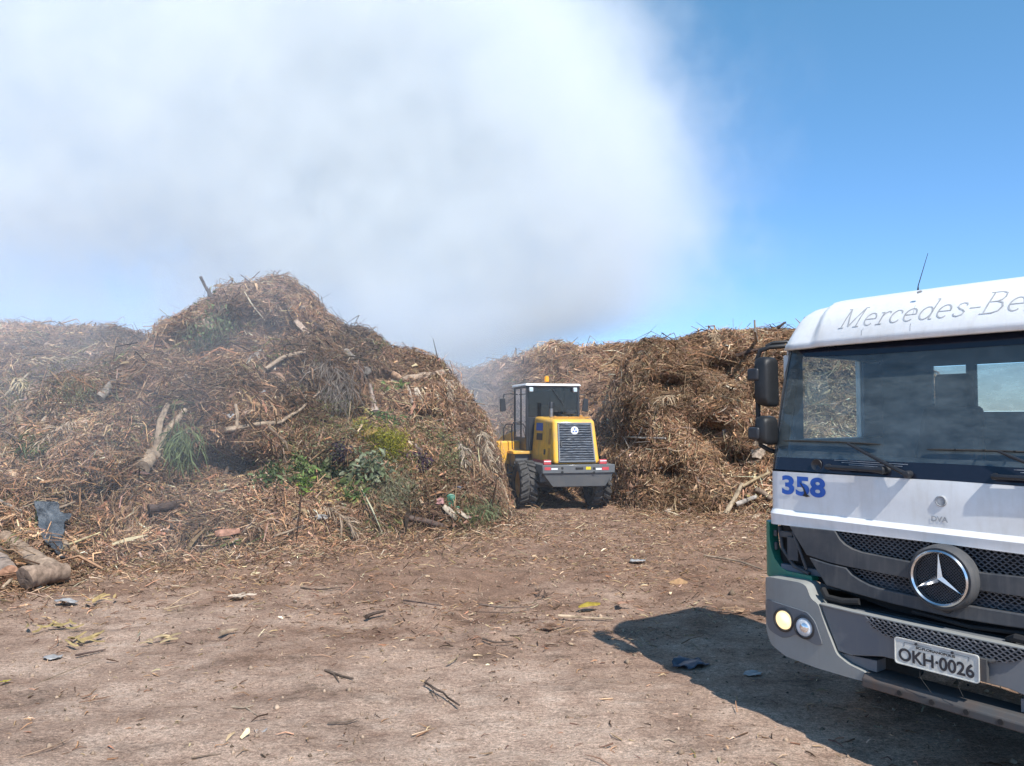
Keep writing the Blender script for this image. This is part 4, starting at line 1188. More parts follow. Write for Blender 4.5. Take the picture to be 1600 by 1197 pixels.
# a skirt of fallen bits round the foot of the heaps
n_ = 55000
x = RNG.uniform(-12, 9.5, n_)
foot = np.interp(x, [-12, -8, -6.4, -5.7, -4.75, -3, -1.1, -.2, .45, .6, 2.1, 2.4, 2.8, 4, 6, 8, 9.5], [8.2, 8.6, 8.9, 9.6, 11.4, 12.2, 13.2, 14.2, 15.8, 20, 20, 17, 16.3, 15.9, 15.6, 15.0, 14.8])
y = foot + .25 - RNG.exponential(.75, n_); z = ground_h(x, y)
a = RNG.uniform(0, 2 * math.pi, n_)
D = norm(np.stack([np.cos(a), np.sin(a), RNG.normal(0, .35, n_)], -1))
L = np.exp(RNG.normal(math.log(.065), .6, n_)); R = np.clip(L * RNG.uniform(.02, .10, n_), .0015, .007)
P = np.stack([x, y, z + R + np.abs(D[:, 2]) * L * .45], -1)
bd = RNG.normal(0, .12, (n_, 3)) * L[:, None]; bd[:, 2] = np.abs(bd[:, 2])
pd_ = sticks(P, D, L, R, bd, palette(n_, (4, 5, 5, 4, 1.5, 3, 3, 3, .6, 1), RNG), RNG)
V, F, C = merge([pa, pb_, pc_, pd_])
lit = raw_mesh('ground_litter', V, F, C, M['twig'])
tag(lit, 'fine litter of bark chips, twigs and dry leaves strewn over the earth', 'litter', kind='stuff')
# small clods
x, y = scatter_ground(16000, -11, 8, 3.0, 17, lambda x, y: np.full_like(x, .9))
n_ = len(x); z = ground_h(x, y)
r = np.exp(RNG.normal(math.log(.007), .55, n_))
O = np.array([(1, 0, 0), (-1, 0, 0), (0, 1, 0), (0, -1, 0), (0, 0, 1), (0, 0, -1)], float)
V = (np.stack([x, y, z + r * .2], -1)[:, None] + O[None] * r[:, None, None] * RNG.uniform(.6, 1.3, (n_, 6, 1))).reshape(-1, 3)
F = (np.arange(n_)[:, None, None] * 6 + np.array([(0, 2, 4), (2, 1, 4), (1, 3, 4), (3, 0, 4), (2, 0, 5), (1, 2, 5), (3, 1, 5), (0, 3, 5)])[None]).reshape(-1, 3)
C = np.repeat(np.clip(np.array([(.27, .2, .145)]) * (1 + RNG.normal(0, .3, (n_, 1))), .04, .6), 6, axis=0)
cl = raw_mesh('earth_clods', V, F, C, M['bark'])
tag(cl, 'small crumbs and clods of dry earth lying all over the yard', 'clods', kind='stuff')
# ================================================================ heaps of green waste
def px2(xp, yp, Y):     # direction seen from the yard's edge -> world X, Z at the distance Y
    return (xp - 800) / 1200 * Y, CAM_H + (650 - yp) / 1200 * Y

def heap(name, label, X0, X1, base, ridge, height, seed, step=.055, rows=190, back=5.0, shape=1.55, amp=1.0, overhang=0.0, pockets=()):
    """base/ridge/height: tables along X. returns the displaced surface as a grid"""
    xs = np.arange(X0, X1 + 1e-6, step)
    yb_ = np.interp(xs, *zip(*base)); yr = np.interp(xs, *zip(*ridge)); hr = np.interp(xs, *zip(*height))
    # smooth the tables
    k = np.hanning(15); k /= k.sum()
    def smooth(a): return np.convolve(np.pad(a, 7, 'edge'), k, 'valid')
    yb_, yr, hr = smooth(yb_), smooth(yr), smooth(hr)
    s = np.linspace(-.04, 1.0, int(rows * .78)); s = np.concatenate([s, np.linspace(1.02, 2.0, rows - len(s))])
    SX = np.repeat(xs[:, None], len(s), 1)
    SS = np.repeat(s[None], len(xs), 0)
    Yf = yb_[:, None] + (yr - yb_)[:, None] * SS
    Yk = yr[:, None] + (SS - 1) * back
    Y = np.where(SS <= 1, Yf, Yk)
    t = np.clip(SS, 0, 1)
    f = 1 - (1 - t) ** shape
    # terraces: the heap was tipped and pushed up in lifts
    terr = .075 * fbm(SX * .35, t * 4.0 + 3, seed=seed + 4, oct=2)
    f = np.clip(f + terr * np.sin(math.pi * t), -.02, 1.2)
    f = np.where(SS > 1, 1 - .93 * (SS - 1) ** 1.4, f)
    Z = hr[:, None] * f - .10 * (SS < 0) - .05
    # displacement by 3-D noise
    q = np.clip(SS * 6, 0, 1)
    q2 = q * np.clip(hr[:, None] / 1.0, .15, 1) * np.where(SS < 1, np.clip(1 - (SS - .75) * 1.4, .65, 1), .65)
    dz = .40 * fbm(SX * .8, Y * .8, Z * .9, seed=seed, oct=3) + .20 * (1 - 2 * np.abs(fbm(SX * 1.5, Y * 1.2, Z * 1.6, seed=seed + 1, oct=2))) * .6
    dn = .44 * fbm(SX * .9, Y * .7, Z * 1.1, seed=seed + 2, oct=3) + .17 * fbm(SX * 2.6, Y * 2.4, Z * 3.2, seed=seed + 6, oct=3) + .06 * fbm(SX * 8, Y * 8, Z * 9, seed=seed + 7, oct=2)
    dx = .22 * fbm(SX * 1.2, Y * 1.2, Z * 1.2, seed=seed + 3, oct=3)
    Z2 = Z + (dz + .09 * fbm(SX * 4.5, Y * 4.5, Z * 4.5, seed=seed + 8, oct=3)) * q2 * amp
    Y2 = Y - dn * q2 * amp * 1.6 - overhang * np.sin(math.pi * t) * (SS <= 1)
    X2 = SX + dx * q2 * amp
    for (hx, hz, hr_, hd) in pockets:
        w = np.exp(-(((X2 - hx) / hr_) ** 2 + ((Z2 - hz) / (hr_ * .75)) ** 2) ** 1.5) * (SS <= 1)
        Y2 = Y2 + hd * w
    P = np.stack([X2, Y2, Z2], -1)
    o = grid_mesh(name, P, M['heap'])
    tag(o, label, 'waste heap', 'heaps of garden waste')
    return o, P

m, n, b = nodes_of('heap_soil')
v = coords(n)
a1 = noise(n, v, 1.1, 8, .7); a2 = noise(n, v, 9, 8, .75)
c = ramp(n, a1, [(.3, (.10, .061, .043)), (.5, (.20, .125, .087)), (.7, (.30, .195, .135))])
f = ramp(n, a2, [(.3, .45), (.5, 1.0), (.72, 1.7)])
c = mixc(n, 1.0, c, f, 'MULTIPLY')
n.links.new(c, b.inputs['Base Color']); b.inputs['Roughness'].default_value = .95; b.inputs['Specular IOR Level'].default_value = .1
bump(n, b, a2, 1.0, .06)
M['heap'] = m

def tbl(pts, Y): return [px2(x, y, Y) for x, y in pts]
main_top = tbl([(150, 700), (200, 570), (240, 540), (275, 516), (310, 500), (345, 485), (380, 468), (408, 448), (434, 432), (458, 441), (484, 466), (508, 494), (535, 510), (575, 512), (600, 535), (620, 548), (655, 558), (685, 572), (708, 594), (730, 622), (749, 655), (763, 692), (780, 750), (798, 800), (812, 830)], 17.5)
far_top = tbl([(-200, 520), (-60, 515), (0, 512), (50, 510), (100, 515), (160, 518), (220, 524), (300, 560), (420, 700)], 19.)
heapM, PM = heap('garden_waste_heap', 'tallest heap of brown garden waste, peaked, with green leaves near its foot',
                 -9.6, .45, [(-9.6, 9.6), (-6.1, 10.6), (-4.75, 11.4), (-3, 12.2), (-1.1, 13.2), (-.2, 14.2), (.45, 15.6)],
                 [(-9.6, 17.5), (-1.5, 17.5), (.4, 17.2)], main_top, 100, shape=1.45, pockets=[(-5.0, 1.1, .5, .9), (-4.5, 1.1, .35, .7), (-7.6, 3.4, .5, .7), (-3.3, .95, .3, .5), (-2.9, .9, .4, .5), (-6.3, 3.2, .7, .9), (-5.2, 3.6, .8, .8), (-2.6, 2.6, .4, .5), (-6.9, 2.2, .5, .6), (-1.8, 1.9, .3, .5), (-6.2, .7, .35, .5)])
heapF, PF = heap('garden_waste_heap', 'hazy lower heap at the far left, with logs and a dark sheet at its foot',
                 -22, -5.0, [(-22, 7.5), (-12, 8.2), (-8, 8.6), (-6.4, 8.9), (-5.7, 9.6), (-5.0, 10.8)],
                 [(-22, 19), (-5, 19)], [(-22, 4.1)] + far_top, 200, step=.07, rows=190, shape=1.12)
rt = tbl([(940, 548), (1000, 531), (1050, 541), (1080, 530), (1110, 520), (1160, 526), (1230, 526), (1300, 530), (1350, 550), (1390, 600), (1410, 690)], 20.0)
heapR, PR = heap('garden_waste_heap', 'steep brown heap of dry garden waste between the wheel loader and the white truck',
                 2.15, 10.2, [(2.15, 18.0), (2.4, 17.0), (2.8, 16.3), (4, 15.9), (6, 15.6), (8, 15.0), (12, 14.0), (17, 13)],
                 [(2.15, 20.5), (3, 20.0), (17, 19.0)], [(2.15, .9), (2.5, 2.3), (2.95, 3.3)] + rt[1:], 300, step=.07, rows=170, shape=2.0, back=4, amp=.62, pockets=[(4.4, 1.5, .5, .8), (4.75, 1.0, .35, .6), (2.7, 1.3, .35, .6), (3.6, 2.6, .4, .5), (5.0, 3.0, .5, .6), (5.6, 2.3, .35, .5), (3.4, .7, .3, .4), (4.9, 3.9, .5, .6)])
bt = [px2(500, 600, 29), px2(640, 588, 29), px2(700, 580, 29), px2(740, 578, 28.5), px2(770, 570, 28), px2(820, 556, 27.5), px2(845, 545, 27), px2(870, 538, 27), px2(905, 550, 26.5), px2(950, 545, 26), px2(1000, 540, 26)]
heapB, PB = heap('garden_waste_heap', 'smoke-veiled brown heap in the distance behind the wheel loader',
                 -7, 6.5, [(-7, 23), (-2, 22), (1, 20.5), (2.3, 19.2), (6.5, 18)],
                 [(-7, 29), (0, 27.5), (6.5, 25.5)], bt, 400, step=.09, rows=120, shape=1.8)

def cover(o, P, seed, n, xlo, xhi, w, size=.30, green=0.0, name='twigs', thick=1.0):
    """the tangle of twigs, strips and dry leaves on one heap"""
    rng = np.random.default_rng(seed)
    nx, ny = P.shape[:2]
    # area-weighted cells of the front
    A = P[:-1, :-1]; B = P[1:, :-1]; Cc = P[:-1, 1:]
    N = np.cross(B - A, Cc - A); ar = np.linalg.norm(N, axis=-1)
    lim = int(ny * .86)
    ar[:, lim:] = 0
    ar = ar * ((A[..., 0] > xlo) & (A[..., 0] < xhi))
    # nearer parts get more, smaller bits
    dist = np.linalg.norm(A[..., :2], axis=-1)
    ar = ar * (14 / np.clip(dist, 8, 40)) ** 1.0
    # clusters
    ar = ar * np.clip(.55 + 1.1 * fbm(A[..., 0] * 1.4, A[..., 1] * 1.4, A[..., 2] * 1.4, seed=seed + 1, oct=3), .12, 2)
    pr = (ar / ar.sum()).reshape(-1)
    idx = rng.choice(len(pr), n, p=pr)
    i, j = idx // (ny - 1), idx % (ny - 1)
    u, v_ = rng.uniform(0, 1, (n, 1)), rng.uniform(0, 1, (n, 1))
    p = A[i, j] + (B[i, j] - A[i, j]) * u + (Cc[i, j] - A[i, j]) * v_
    nn = norm(N[i, j]); nn = nn * np.where(nn[:, 2:3] < 0, -1, 1)
    # tangent directions in locally agreeing bundles
    dn = np.tile([[0, 0, -1.0]], (n, 1)); dn = norm(dn - nn * (dn * nn).sum(-1, keepdims=True) + 1e-6)
    sd = np.cross(nn, dn)
    ang = 2.6 * fbm(p[:, 0] * 1.1, p[:, 1] * 1.1, p[:, 2] * 1.1, seed=seed + 2, oct=2) * math.pi + rng.normal(0, .62, n)
    D = norm(dn * np.cos(ang)[:, None] + sd * np.sin(ang)[:, None] + nn * rng.normal(.06, .26, (n, 1)))
    kind_ = rng.uniform(0, 1, n)
    L = np.clip(np.exp(rng.normal(math.log(size), .55, n)), .05, 1.0)
    lg = rng.uniform(0, 1, n) < .007; L[lg] = rng.uniform(.5, 1.2, lg.sum())
    R = np.clip(np.exp(rng.normal(math.log(.0043), .55, n)) * thick, .002, .022) * np.where(lg, 1.8, 1.0)
    lift = np.minimum(rng.exponential(.04, n), .14)[:, None]
    bend = (nn * rng.normal(.02, .14, (n, 1)) + sd * rng.normal(0, .16, (n, 1))) * L[:, None]
    c = palette(n, w, rng)
    # patchy tone over the heap: some loads are paler, some dark and rotten
    pt = fbm(p[:, 0] * .55, p[:, 1] * .55, p[:, 2] * .7, seed=seed + 3, oct=3)
    c = c * np.clip(1 + 1.2 * pt, .5, 1.55)[:, None]
    g = (fbm(p[:, 0] * .9, p[:, 1] * .9, p[:, 2] * .9, seed=seed + 5, oct=3) + green * .5 > .36) & (rng.uniform(0, 1, n) < .22)
    c[g] = np.array([(.13, .15, .055)]) * (1 + rng.normal(0, .35, (g.sum(), 1)))
    c = np.clip(c, .012, .75)
    p = p + nn * lift
    fl = kind_ < .30
    c[lg] *= .6
    ck = (rng.uniform(0, 1, n) < .016) & fl          # coarse pieces: bark slabs, split wood, husks
    R[ck] = rng.uniform(.016, .045, ck.sum()); L[ck] = rng.uniform(.14, .5, ck.sum()); c[ck] *= .85; R[ck] /= 1.35
    lv = kind_ > .965
    R[fl] *= 1.35
    R[lv] = rng.uniform(.010, .03, lv.sum()); L[lv] = rng.uniform(.06, .2, lv.sum())
    st = ~(fl | lv)
    parts = [sticks(p[st], D[st], L[st], R[st], bend[st], c[st], rng), sticks(p[~st], D[~st], L[~st], R[~st], bend[~st], c[~st], rng, flat=True)]
    V, F, C = merge(parts)
    k = raw_mesh(name, V, F, C, M['twig'], o)
    tag(k, kind='stuff')
    return k
BR = (3.5, 6, 6, 4, 1.2, 2, 2.6, 4.5, .4, .9)
cover(heapM, PM, 1000, 430000, -9.6, .6, BR, .15, .25, 'loose_twigs')
cover(heapF, PF, 2000, 230000, -14.5, -5.0, BR, .15, .25, 'loose_twigs')
cover(heapR, PR, 3000, 330000, 2.0, 11, (5.5, 6, 5, 3.2, 1.6, 2, 2.6, 5, .6, .2), .145, -.4, 'loose_twigs')
cover(heapB, PB, 4000, 40000, -6, 6.5, BR, .35, 0, 'loose_twigs', 1.5)
# ================================================================ single things lying in and on the heaps and the yard
bpy.context.view_layer.update()
def bvh_of(P):
    nx, ny = P.shape[:2]
    i = np.arange(nx - 1)[:, None] * ny + np.arange(ny - 1)[None, :]
    q = np.stack([i, i + ny, i + ny + 1, i + 1], -1).reshape(-1, 4)
    return BVHTree.FromPolygons([Vector(p) for p in P.reshape(-1, 3)], [tuple(int(k) for k in f) for f in q])
BV = [bvh_of(PM), bvh_of(PF), bvh_of(PR), bvh_of(PB)]
def at(xp, yp, lift=.03, yonly=None):
    """where the sight line from the yard's edge meets the heaps or the earth"""
    a, b_ = (xp - 800) / 1200, -(yp - 598.5) / 1200
    p = math.radians(2.457)
    d = Vector((a, math.cos(p) - b_ * math.sin(p), math.sin(p) + b_ * math.cos(p))).normalized()
    o = Vector((0, 0, CAM_H)); best = None
    for t in BV:
        h = t.ray_cast(o, d)
        if h[0] is not None and (best is None or h[3] < best[1]): best = (h[0], h[3], h[1])
    if d.z < -1e-4:
        tg = -(CAM_H - .01) / d.z
        if best is None or tg < best[1]: best = (o + d * tg, tg, Vector((0, 0, 1)))
    if best is None: return o + d * 18, Vector((0, -1, 0))
    n = best[2] if best[2].dot(d) < 0 else -best[2]
    return best[0] - d * (lift + (.10 if best[0].z > .15 else 0)), n
def tinted(mb_, name, col, mat, smooth=True, var=.12, seed=0, parent=None, ends=None):
    r = np.random.default_rng(seed)
    me = bpy.data.meshes.new(name); me.from_pydata(mb_.v, [], mb_.f)
    bm = bmesh.new(); bm.from_mesh(me); bmesh.ops.recalc_face_normals(bm, faces=bm.faces); bm.to_mesh(me); bm.free()
    at_ = me.color_attributes.new('tint', 'FLOAT_COLOR', 'POINT')
    c = np.clip(np.array(col)[None] * (1 + r.normal(0, var, (len(me.vertices), 1))), 0.005, .9)
    if ends is not None:
        for lo, hi, cc in ends: c[lo:hi] = np.array(cc)
    at_.data.foreach_set('color', np.concatenate([c, np.ones((len(c), 1))], 1).reshape(-1).astype(np.float32))
    me.polygons.foreach_set('use_smooth', [smooth] * len(me.polygons))
    if smooth: me.set_sharp_from_angle(angle=math.radians(50))
    me.materials.append(mat)
    o = bpy.data.objects.new(name, me); COL.objects.link(o)
    if parent: o.parent = parent
    return o
TAN = (.36, .27, .19); PALE = (.50, .41, .30); GREYW = (.30, .26, .22); BROWN = (.20, .135, .095); DARK = (.085, .06, .05); RED = (.33, .16, .10); BARKC = (.24, .18, .13)
def limb(pts, r, seed, n=9, seg=None, knots=True, crook=.04):
    """irregular tapering limb through pts (each world point), radii r"""
    rd = random.Random(seed)
    pts = [Vector(p) for p in pts]
    if not hasattr(r, '__len__'): r = [r, r * .7]
    # resample with crookedness
    Ls = [0]
    for a, b_ in zip(pts, pts[1:]): Ls.append(Ls[-1] + (b_ - a).length)
    T = Ls[-1]; k = seg or max(6, int(T / .12))
    out = []; rr = []
    for i in range(k + 1):
        s_ = T * i / k
        j = 0
        while j < len(pts) - 2 and Ls[j + 1] < s_: j += 1
        t = (s_ - Ls[j]) / max(1e-6, Ls[j + 1] - Ls[j])
        p = pts[j].lerp(pts[j + 1], t)
        w = crook * T * .5 * math.sin(math.pi * i / k)
        p = p + Vector((rd.uniform(-1, 1), rd.uniform(-1, 1), rd.uniform(-1, 1))) * w * .35
        out.append(p)
        rad = r[0] + (r[-1] - r[0]) * i / k
        rr.append(rad * (1 + rd.uniform(-.12, .14)))
    mb = MB(); mb.tube(out, rr, n, True, .10, rd)
    return mb, out
def branch(label, pix, r, col=TAN, name='branch', cat='branch', seed=1, lift=.06, side=(), group='branches in the heaps', crook=.04, offs=None):
    P = [at(x, y, lift + (offs[i] if offs else 0))[0] for i, (x, y) in enumerate(pix)]
    mb, out = limb(P, r, seed, crook=crook)
    for (i0, px, rs) in side:
        b0 = out[int(i0 * (len(out) - 1))]
        e = [at(x, y, lift + .05)[0] for x, y in px]
        m2, _ = limb([b0] + e, rs, seed + 7, n=7, crook=crook)
        mb.add(m2.v, m2.f)
    o = tinted(mb, name, tuple(k * .82 for k in col), M['bark'], seed=seed)
    return tag(o, label, cat, group)
branch('long grey-brown trunk leaning up the slope left of the peak', [(155, 622), (185, 592), (219, 566)], (.085, .05), GREYW, seed=1)
branch('forked pale stump standing above the green reeds', [(222, 730), (245, 705), (262, 672), (290, 640)], (.13, .035), TAN, 'tree_stump', 'stump', 2, side=((.35, [(250, 660), (262, 632)], (.06, .04)), (.1, [(262, 712)], (.06, .03))))
branch('long curved branch crossing the middle of the peaked heap', [(352, 672), (400, 664), (436, 660), (470, 640), (500, 612)], (.045, .015), TAN, seed=3, side=((.5, [(446, 652)], (.03, .02)),))
branch('thin arched branch high on the peaked heap', [(317, 560), (335, 568), (357, 574), (385, 566), (413, 553)], (.04, .015), GREYW, seed=4)
branch('short upright orange-brown limb near the far left', [(24, 628), (30, 655), (38, 684)], (.05, .06), (.42, .28, .17), seed=5)
branch('pale stick slanting up right from the orange-brown limb', [(40, 684), (55, 672), (72, 652)], (.035, .03), PALE, seed=6)
branch('thin pale pole leaning at the left edge', [(2, 623), (20, 606), (46, 582)], (.022, .015), PALE, seed=8)
branch('weathered stick at the left edge above the logs', [(-6, 780), (15, 790), (34, 799)], (.028, .022), GREYW, seed=9)
branch('reddish broken branch at the foot of the heap, right of the dark sheet', [(150, 799), (170, 785), (185, 768), (206, 737)], (.04, .022), RED, seed=10, side=((.1, [(156, 815)], (.03, .02)),))
branch('stick lying across the top of the dark sheet', [(72, 800), (95, 793), (117, 784)], (.022, .016), TAN, seed=11, lift=.22)
branch('thin straw-coloured pole in front of the dark sheet', [(87, 859), (120, 846), (157, 832)], (.016, .011), (.52, .43, .24), seed=12, lift=.16)
branch('short round billet right of the dark sheet', [(112, 856), (122, 866), (135, 876)], (.042, .040), (.42, .29, .19), seed=13, lift=.08, crook=.01)
branch('upright stub against the dark sheet', [(94, 836), (98, 845), (104, 856)], (.04, .05), TAN, seed=14, lift=.2, crook=.01)
branch('dark weathered plank lying at the foot of the peaked heap', [(633, 808), (665, 814), (708, 828)], (.045, .055), (.13, .095, .08), 'plank', 'plank', 15, crook=.01, lift=.09)
branch('thick pale palm trunk lying on the shoulder near the loader', [(612, 599), (650, 591), (692, 582)], (.095, .075), (.40, .30, .22), 'fallen_palm', 'palm', 16, lift=.08, crook=.02)
branch('pale root flaring at its lower end, in the middle of the shoulder', [(578, 600), (582, 622), (586, 646)], (.03, .085), (.38, .30, .25), 'root', 'root', 17)
branch('dark arched branch between the shoulder and the foot', [(655, 636), (670, 652), (682, 676), (686, 702)], (.022, .014), DARK, seed=18, crook=.02)
branch('grey-brown split limb right of the yellow-green shrub', [(622, 667), (640, 686), (657, 706)], (.028, .05), (.27, .21, .18), seed=19)
branch('long pale stick at the foot of the peaked heap, left part', [(428, 838), (455, 829), (478, 820)], (.02, .012), TAN, seed=20, crook=.02)
branch('dark snag poking out of the left skyline of the peak', [(313, 432), (321, 448), (338, 476)], (.028, .055), (.12, .10, .09), seed=21, side=((.5, [(328, 449)], (.02, .01)),), lift=-.1)
branch('thin white pole sticking out of the steep heap beside the loader', [(964, 682), (1000, 684), (1040, 685)], (.022, .020), (.58, .52, .45), seed=22, lift=.12, crook=.012)
branch('bare twisted branch low on the corner of the steep heap', [(962, 716), (985, 700), (998, 680), (1003, 668)], (.022, .012), (.40, .34, .29), seed=23, side=((.4, [(975, 684)], (.014, .008)), (.65, [(1015, 690)], (.012, .006))), lift=.2)
branch('leaning pale plank at the foot of the steep heap', [(1133, 804), (1146, 782), (1160, 756)], (.050, .04), (.45, .35, .24), 'plank', 'plank', 24, lift=.12, crook=.01)
branch('short whitish limb lying right of the leaning plank', [(1150, 788), (1166, 782), (1182, 776)], (.05, .04), (.42, .37, .32), seed=25, lift=.1)
branch('crooked brown limb beside the truck cab', [(1180, 764), (1192, 770), (1206, 780)], (.06, .05), (.26, .19, .14), seed=26)
branch('tan stick reaching up right near the truck cab', [(1160, 760), (1182, 748), (1203, 738)], (.035, .028), (.44, .33, .2), seed=27, lift=.14)
branch('upright stake on the skyline of the steep heap', [(1179, 500), (1180, 518), (1182, 534)], (.022, .045), (.42, .36, .3), seed=28, lift=-.05, crook=.01)
branch('forked twig on the skyline just left of the truck roof', [(1214, 513), (1221, 508), (1228, 503)], (.035, .02), DARK, seed=29, lift=0)
branch('dark limb jutting below the peak on its right side', [(470, 480), (480, 500), (505, 515)], (.03, .05), DARK, seed=30)
branch('pale broken limb on the right slope under the peak', [(415, 577), (440, 560), (476, 548)], (.035, .05), TAN, seed=31, lift=.1)
branch('long grey limb running down from the peak to the shoulder', [(540, 548), (557, 566), (575, 580)], (.06, .07), GREYW, seed=32)
branch('tan limb standing near the middle left of the peaked heap', [(368, 632), (371, 650), (370, 668)], (.03, .03), TAN, seed=33)
branch('dark round log half buried below the green reeds', [(232, 796), (260, 792), (286, 786)], (.07, .06), DARK, 'log', 'log', 34, lift=.1)
branch('slender brown branch rising right of the forked stump', [(175, 790), (192, 770), (200, 752), (232, 728)], (.026, .012), BROWN, seed=35)
branch('pair-forked pale limb near the top left slope', [(62, 560), (72, 568), (84, 578)], (.04, .03), (.50, .38, .25), seed=36)
branch('thin pale stem lying on the steep heap, half way up', [(1040, 700), (1058, 706), (1078, 700)], (.02, .015), TAN, seed=37)
branch('brown limb on the upper slope of the steep heap', [(1092, 590), (1110, 598), (1128, 592)], (.03, .03), (.30, .21, .15), seed=38)
branch('long dark limb under the crest of the steep heap', [(1150, 556), (1175, 548), (1205, 542)], (.05, .035), DARK, seed=39)

# slabs of bark and wood chunks
def slab(label, pix, w, col, seed, name='bark_slab', cat='bark', lift=.07, thick=.018, group='slabs of bark and split wood'):
    rd = random.Random(seed)
    (x0, y0), (x1, y1) = pix
    a, na = at(x0, y0, lift); b_, nb = at(x1, y1, lift)
    d = (b_ - a); L = d.length; d.normalize(); n = (na + nb).normalized(); n = (n - d * n.dot(d)).normalized(); s_ = d.cross(n)
    mb = MB(); k = 8; top = []; bot = []
    for i in range(k + 1):
        t = i / k; p = a.lerp(b_, t)
        ww = w * (.55 + .45 * math.sin(math.pi * (.15 + .8 * t))) * (1 + rd.uniform(-.12, .12))
        for j in (-1, -.3, .3, 1):
            q = p + s_ * ww * j / 2 + n * ((1 - j * j) * w * .16 + rd.uniform(-.006, .006))
            top.append(q); bot.append(q - n * thick)
    vs = top + bot; m_ = len(top)
    fs = [(i * 4 + j, i * 4 + j + 1, (i + 1) * 4 + j + 1, (i + 1) * 4 + j) for i in range(k) for j in range(3)]
    fs += [tuple(m_ + q for q in f[::-1]) for f in fs]
    for i in range(k): fs += [(i * 4, (i + 1) * 4, m_ + (i + 1) * 4, m_ + i * 4), (i * 4 + 3, m_ + i * 4 + 3, m_ + (i + 1) * 4 + 3, (i + 1) * 4 + 3)]
    for j in range(3): fs += [(j, m_ + j, m_ + j + 1, j + 1), (k * 4 + j, k * 4 + j + 1, m_ + k * 4 + j + 1, m_ + k * 4 + j)]
    mb.add(vs, fs)
    o = tinted(mb, name, col, M['bark'], seed=seed)
    return tag(o, label, cat, group)
slab('broad brown slab of bark standing up near the far left', [(50, 602), (48, 648)], .24, (.30, .2, .14), 51)
slab('pale split slab leaning on the slope at the upper left', [(56, 560), (82, 577)], .12, (.5, .38, .25), 52)
slab('bright tan chunk of wood above the logs at the left edge', [(18, 738), (38, 756)], .12, (.52, .36, .24), 53, 'wood_chunk', 'wood chunk')
slab('small tan chunk right of the larger chunk at the left edge', [(40, 740), (46, 748)], .10, (.42, .29, .19), 54, 'wood_chunk', 'wood chunk')
slab('reddish board lying at the foot between sheet and green leaves', [(336, 834), (375, 829)], .12, (.30, .16, .11), 55, 'board', 'board', .08)
slab('brown slab on the upper left flank of the peak', [(322, 498), (334, 514)], .22, (.33, .25, .2), 56)
slab('tan slab lying near the top of the peak', [(398, 448), (385, 470)], .20, (.37, .3, .24), 57)
slab('long tan slab on the right shoulder under the peak', [(462, 500), (484, 525)], .14, (.40, .3, .23), 58)
slab('hanging pale strip of bark below the palm trunk', [(650, 606), (662, 640)], .13, (.45, .38, .3), 59)
slab('second hanging strip of bark, right of the pale root', [(636, 604), (644, 630)], .09, (.42, .34, .27), 60)
slab('orange-brown chunk beside the palm trunk', [(612, 584), (626, 592)], .16, (.45, .28, .18), 61, 'wood_chunk', 'wood chunk')
slab('dark flat slab low on the right flank of the peaked heap', [(726, 756), (752, 750)], .12, (.15, .11, .09), 62)
slab('pale split slab near the crest above the yellow shrub', [(425, 552), (428, 578)], .10, (.46, .37, .27), 63)
slab('tan slab standing low on the steep heap beside the cab', [(1188, 690), (1182, 716)], .30, (.36, .28, .21), 64)
slab('pale offcut at the foot of the steep heap', [(1040, 800), (1050, 794)], .14, (.42, .34, .26), 65, 'wood_chunk', 'wood chunk')
slab('small tan offcut on the earth under the leaning plank', [(1176, 810), (1188, 802)], .10, (.46, .36, .26), 66, 'wood_chunk', 'wood chunk')

# logs at the lower left
def log(label, p0, p1, r0, r1, seed, barkc, endc, lump=.06, name='log'):
    rd = random.Random(seed); mb = MB()
    p0, p1 = Vector(p0), Vector(p1); k = 12; n = 22
    pts = [p0.lerp(p1, i / k) + Vector((0, 0, rd.uniform(-.012, .012))) for i in range(k + 1)]
    rr = [(r0 + (r1 - r0) * i / k) * (1 + rd.uniform(-.05, .06)) for i in range(k + 1)]
    mb.tube(pts, rr, n, False, lump, rd)
    nb = len(mb.v)
    lg = tinted(mb, name, barkc, M['bark'], seed=seed)
    tag(lg, label, 'log', 'logs lying at the left')
    for pe, pi in ((pts[0], pts[1]), (pts[-1], pts[-2])):
        d = (pe - pi).normalized(); a = d.cross(Vector((0, 0, 1))).normalized(); b_ = a.cross(d)
        base = mb.v[:n] if pe is pts[0] else mb.v[k * n:(k + 1) * n]
        me_ = MB(); c = sum((Vector(q) for q in base), Vector()) / n
        rings = [base]
        for f_ in (.7, .35): rings.append([tuple(c + (Vector(q) - c) * f_ + d * rd.uniform(.0, .012)) for q in base])
        vs = [q for r_ in rings for q in r_] + [tuple(c + d * .006)]
        fs = [(r_ * n + i, r_ * n + (i + 1) % n, (r_ + 1) * n + (i + 1) % n, (r_ + 1) * n + i) for r_ in range(2) for i in range(n)] + [(2 * n + i, 2 * n + (i + 1) % n, 3 * n) for i in range(n)]
        me_.add(vs, fs); tinted(me_, 'cut_end', endc, M['bark'], var=.2, seed=seed + 3, parent=lg)
    return lg
def gp(xp, yp, up=0.0):      # on the earth
    a, b_ = (xp - 800) / 1200, -(yp - 598.5) / 1200
    p = math.radians(2.457); d = Vector((a, math.cos(p) - b_ * math.sin(p), math.sin(p) + b_ * math.cos(p)))
    return Vector((0, 0, CAM_H)) + d * ((up - CAM_H) / d.z)
q0, q1 = gp(-30, 818, .45), gp(88, 893, .13)
log('long smooth log sloping down to the right beside the dark sheet', q0, q1, .105, .095, 71, (.30, .22, .16), (.34, .17, .12), .09)
q0, q1 = gp(38, 903, .15), gp(101, 893, .13)
log('thick short log lying nearest the camera, left edge of the yard', q0, q1, .130, .112, 72, (.27, .195, .145), (.19, .14, .11), .07)
q0, q1 = gp(-30, 842, .35), gp(14, 898, .10)
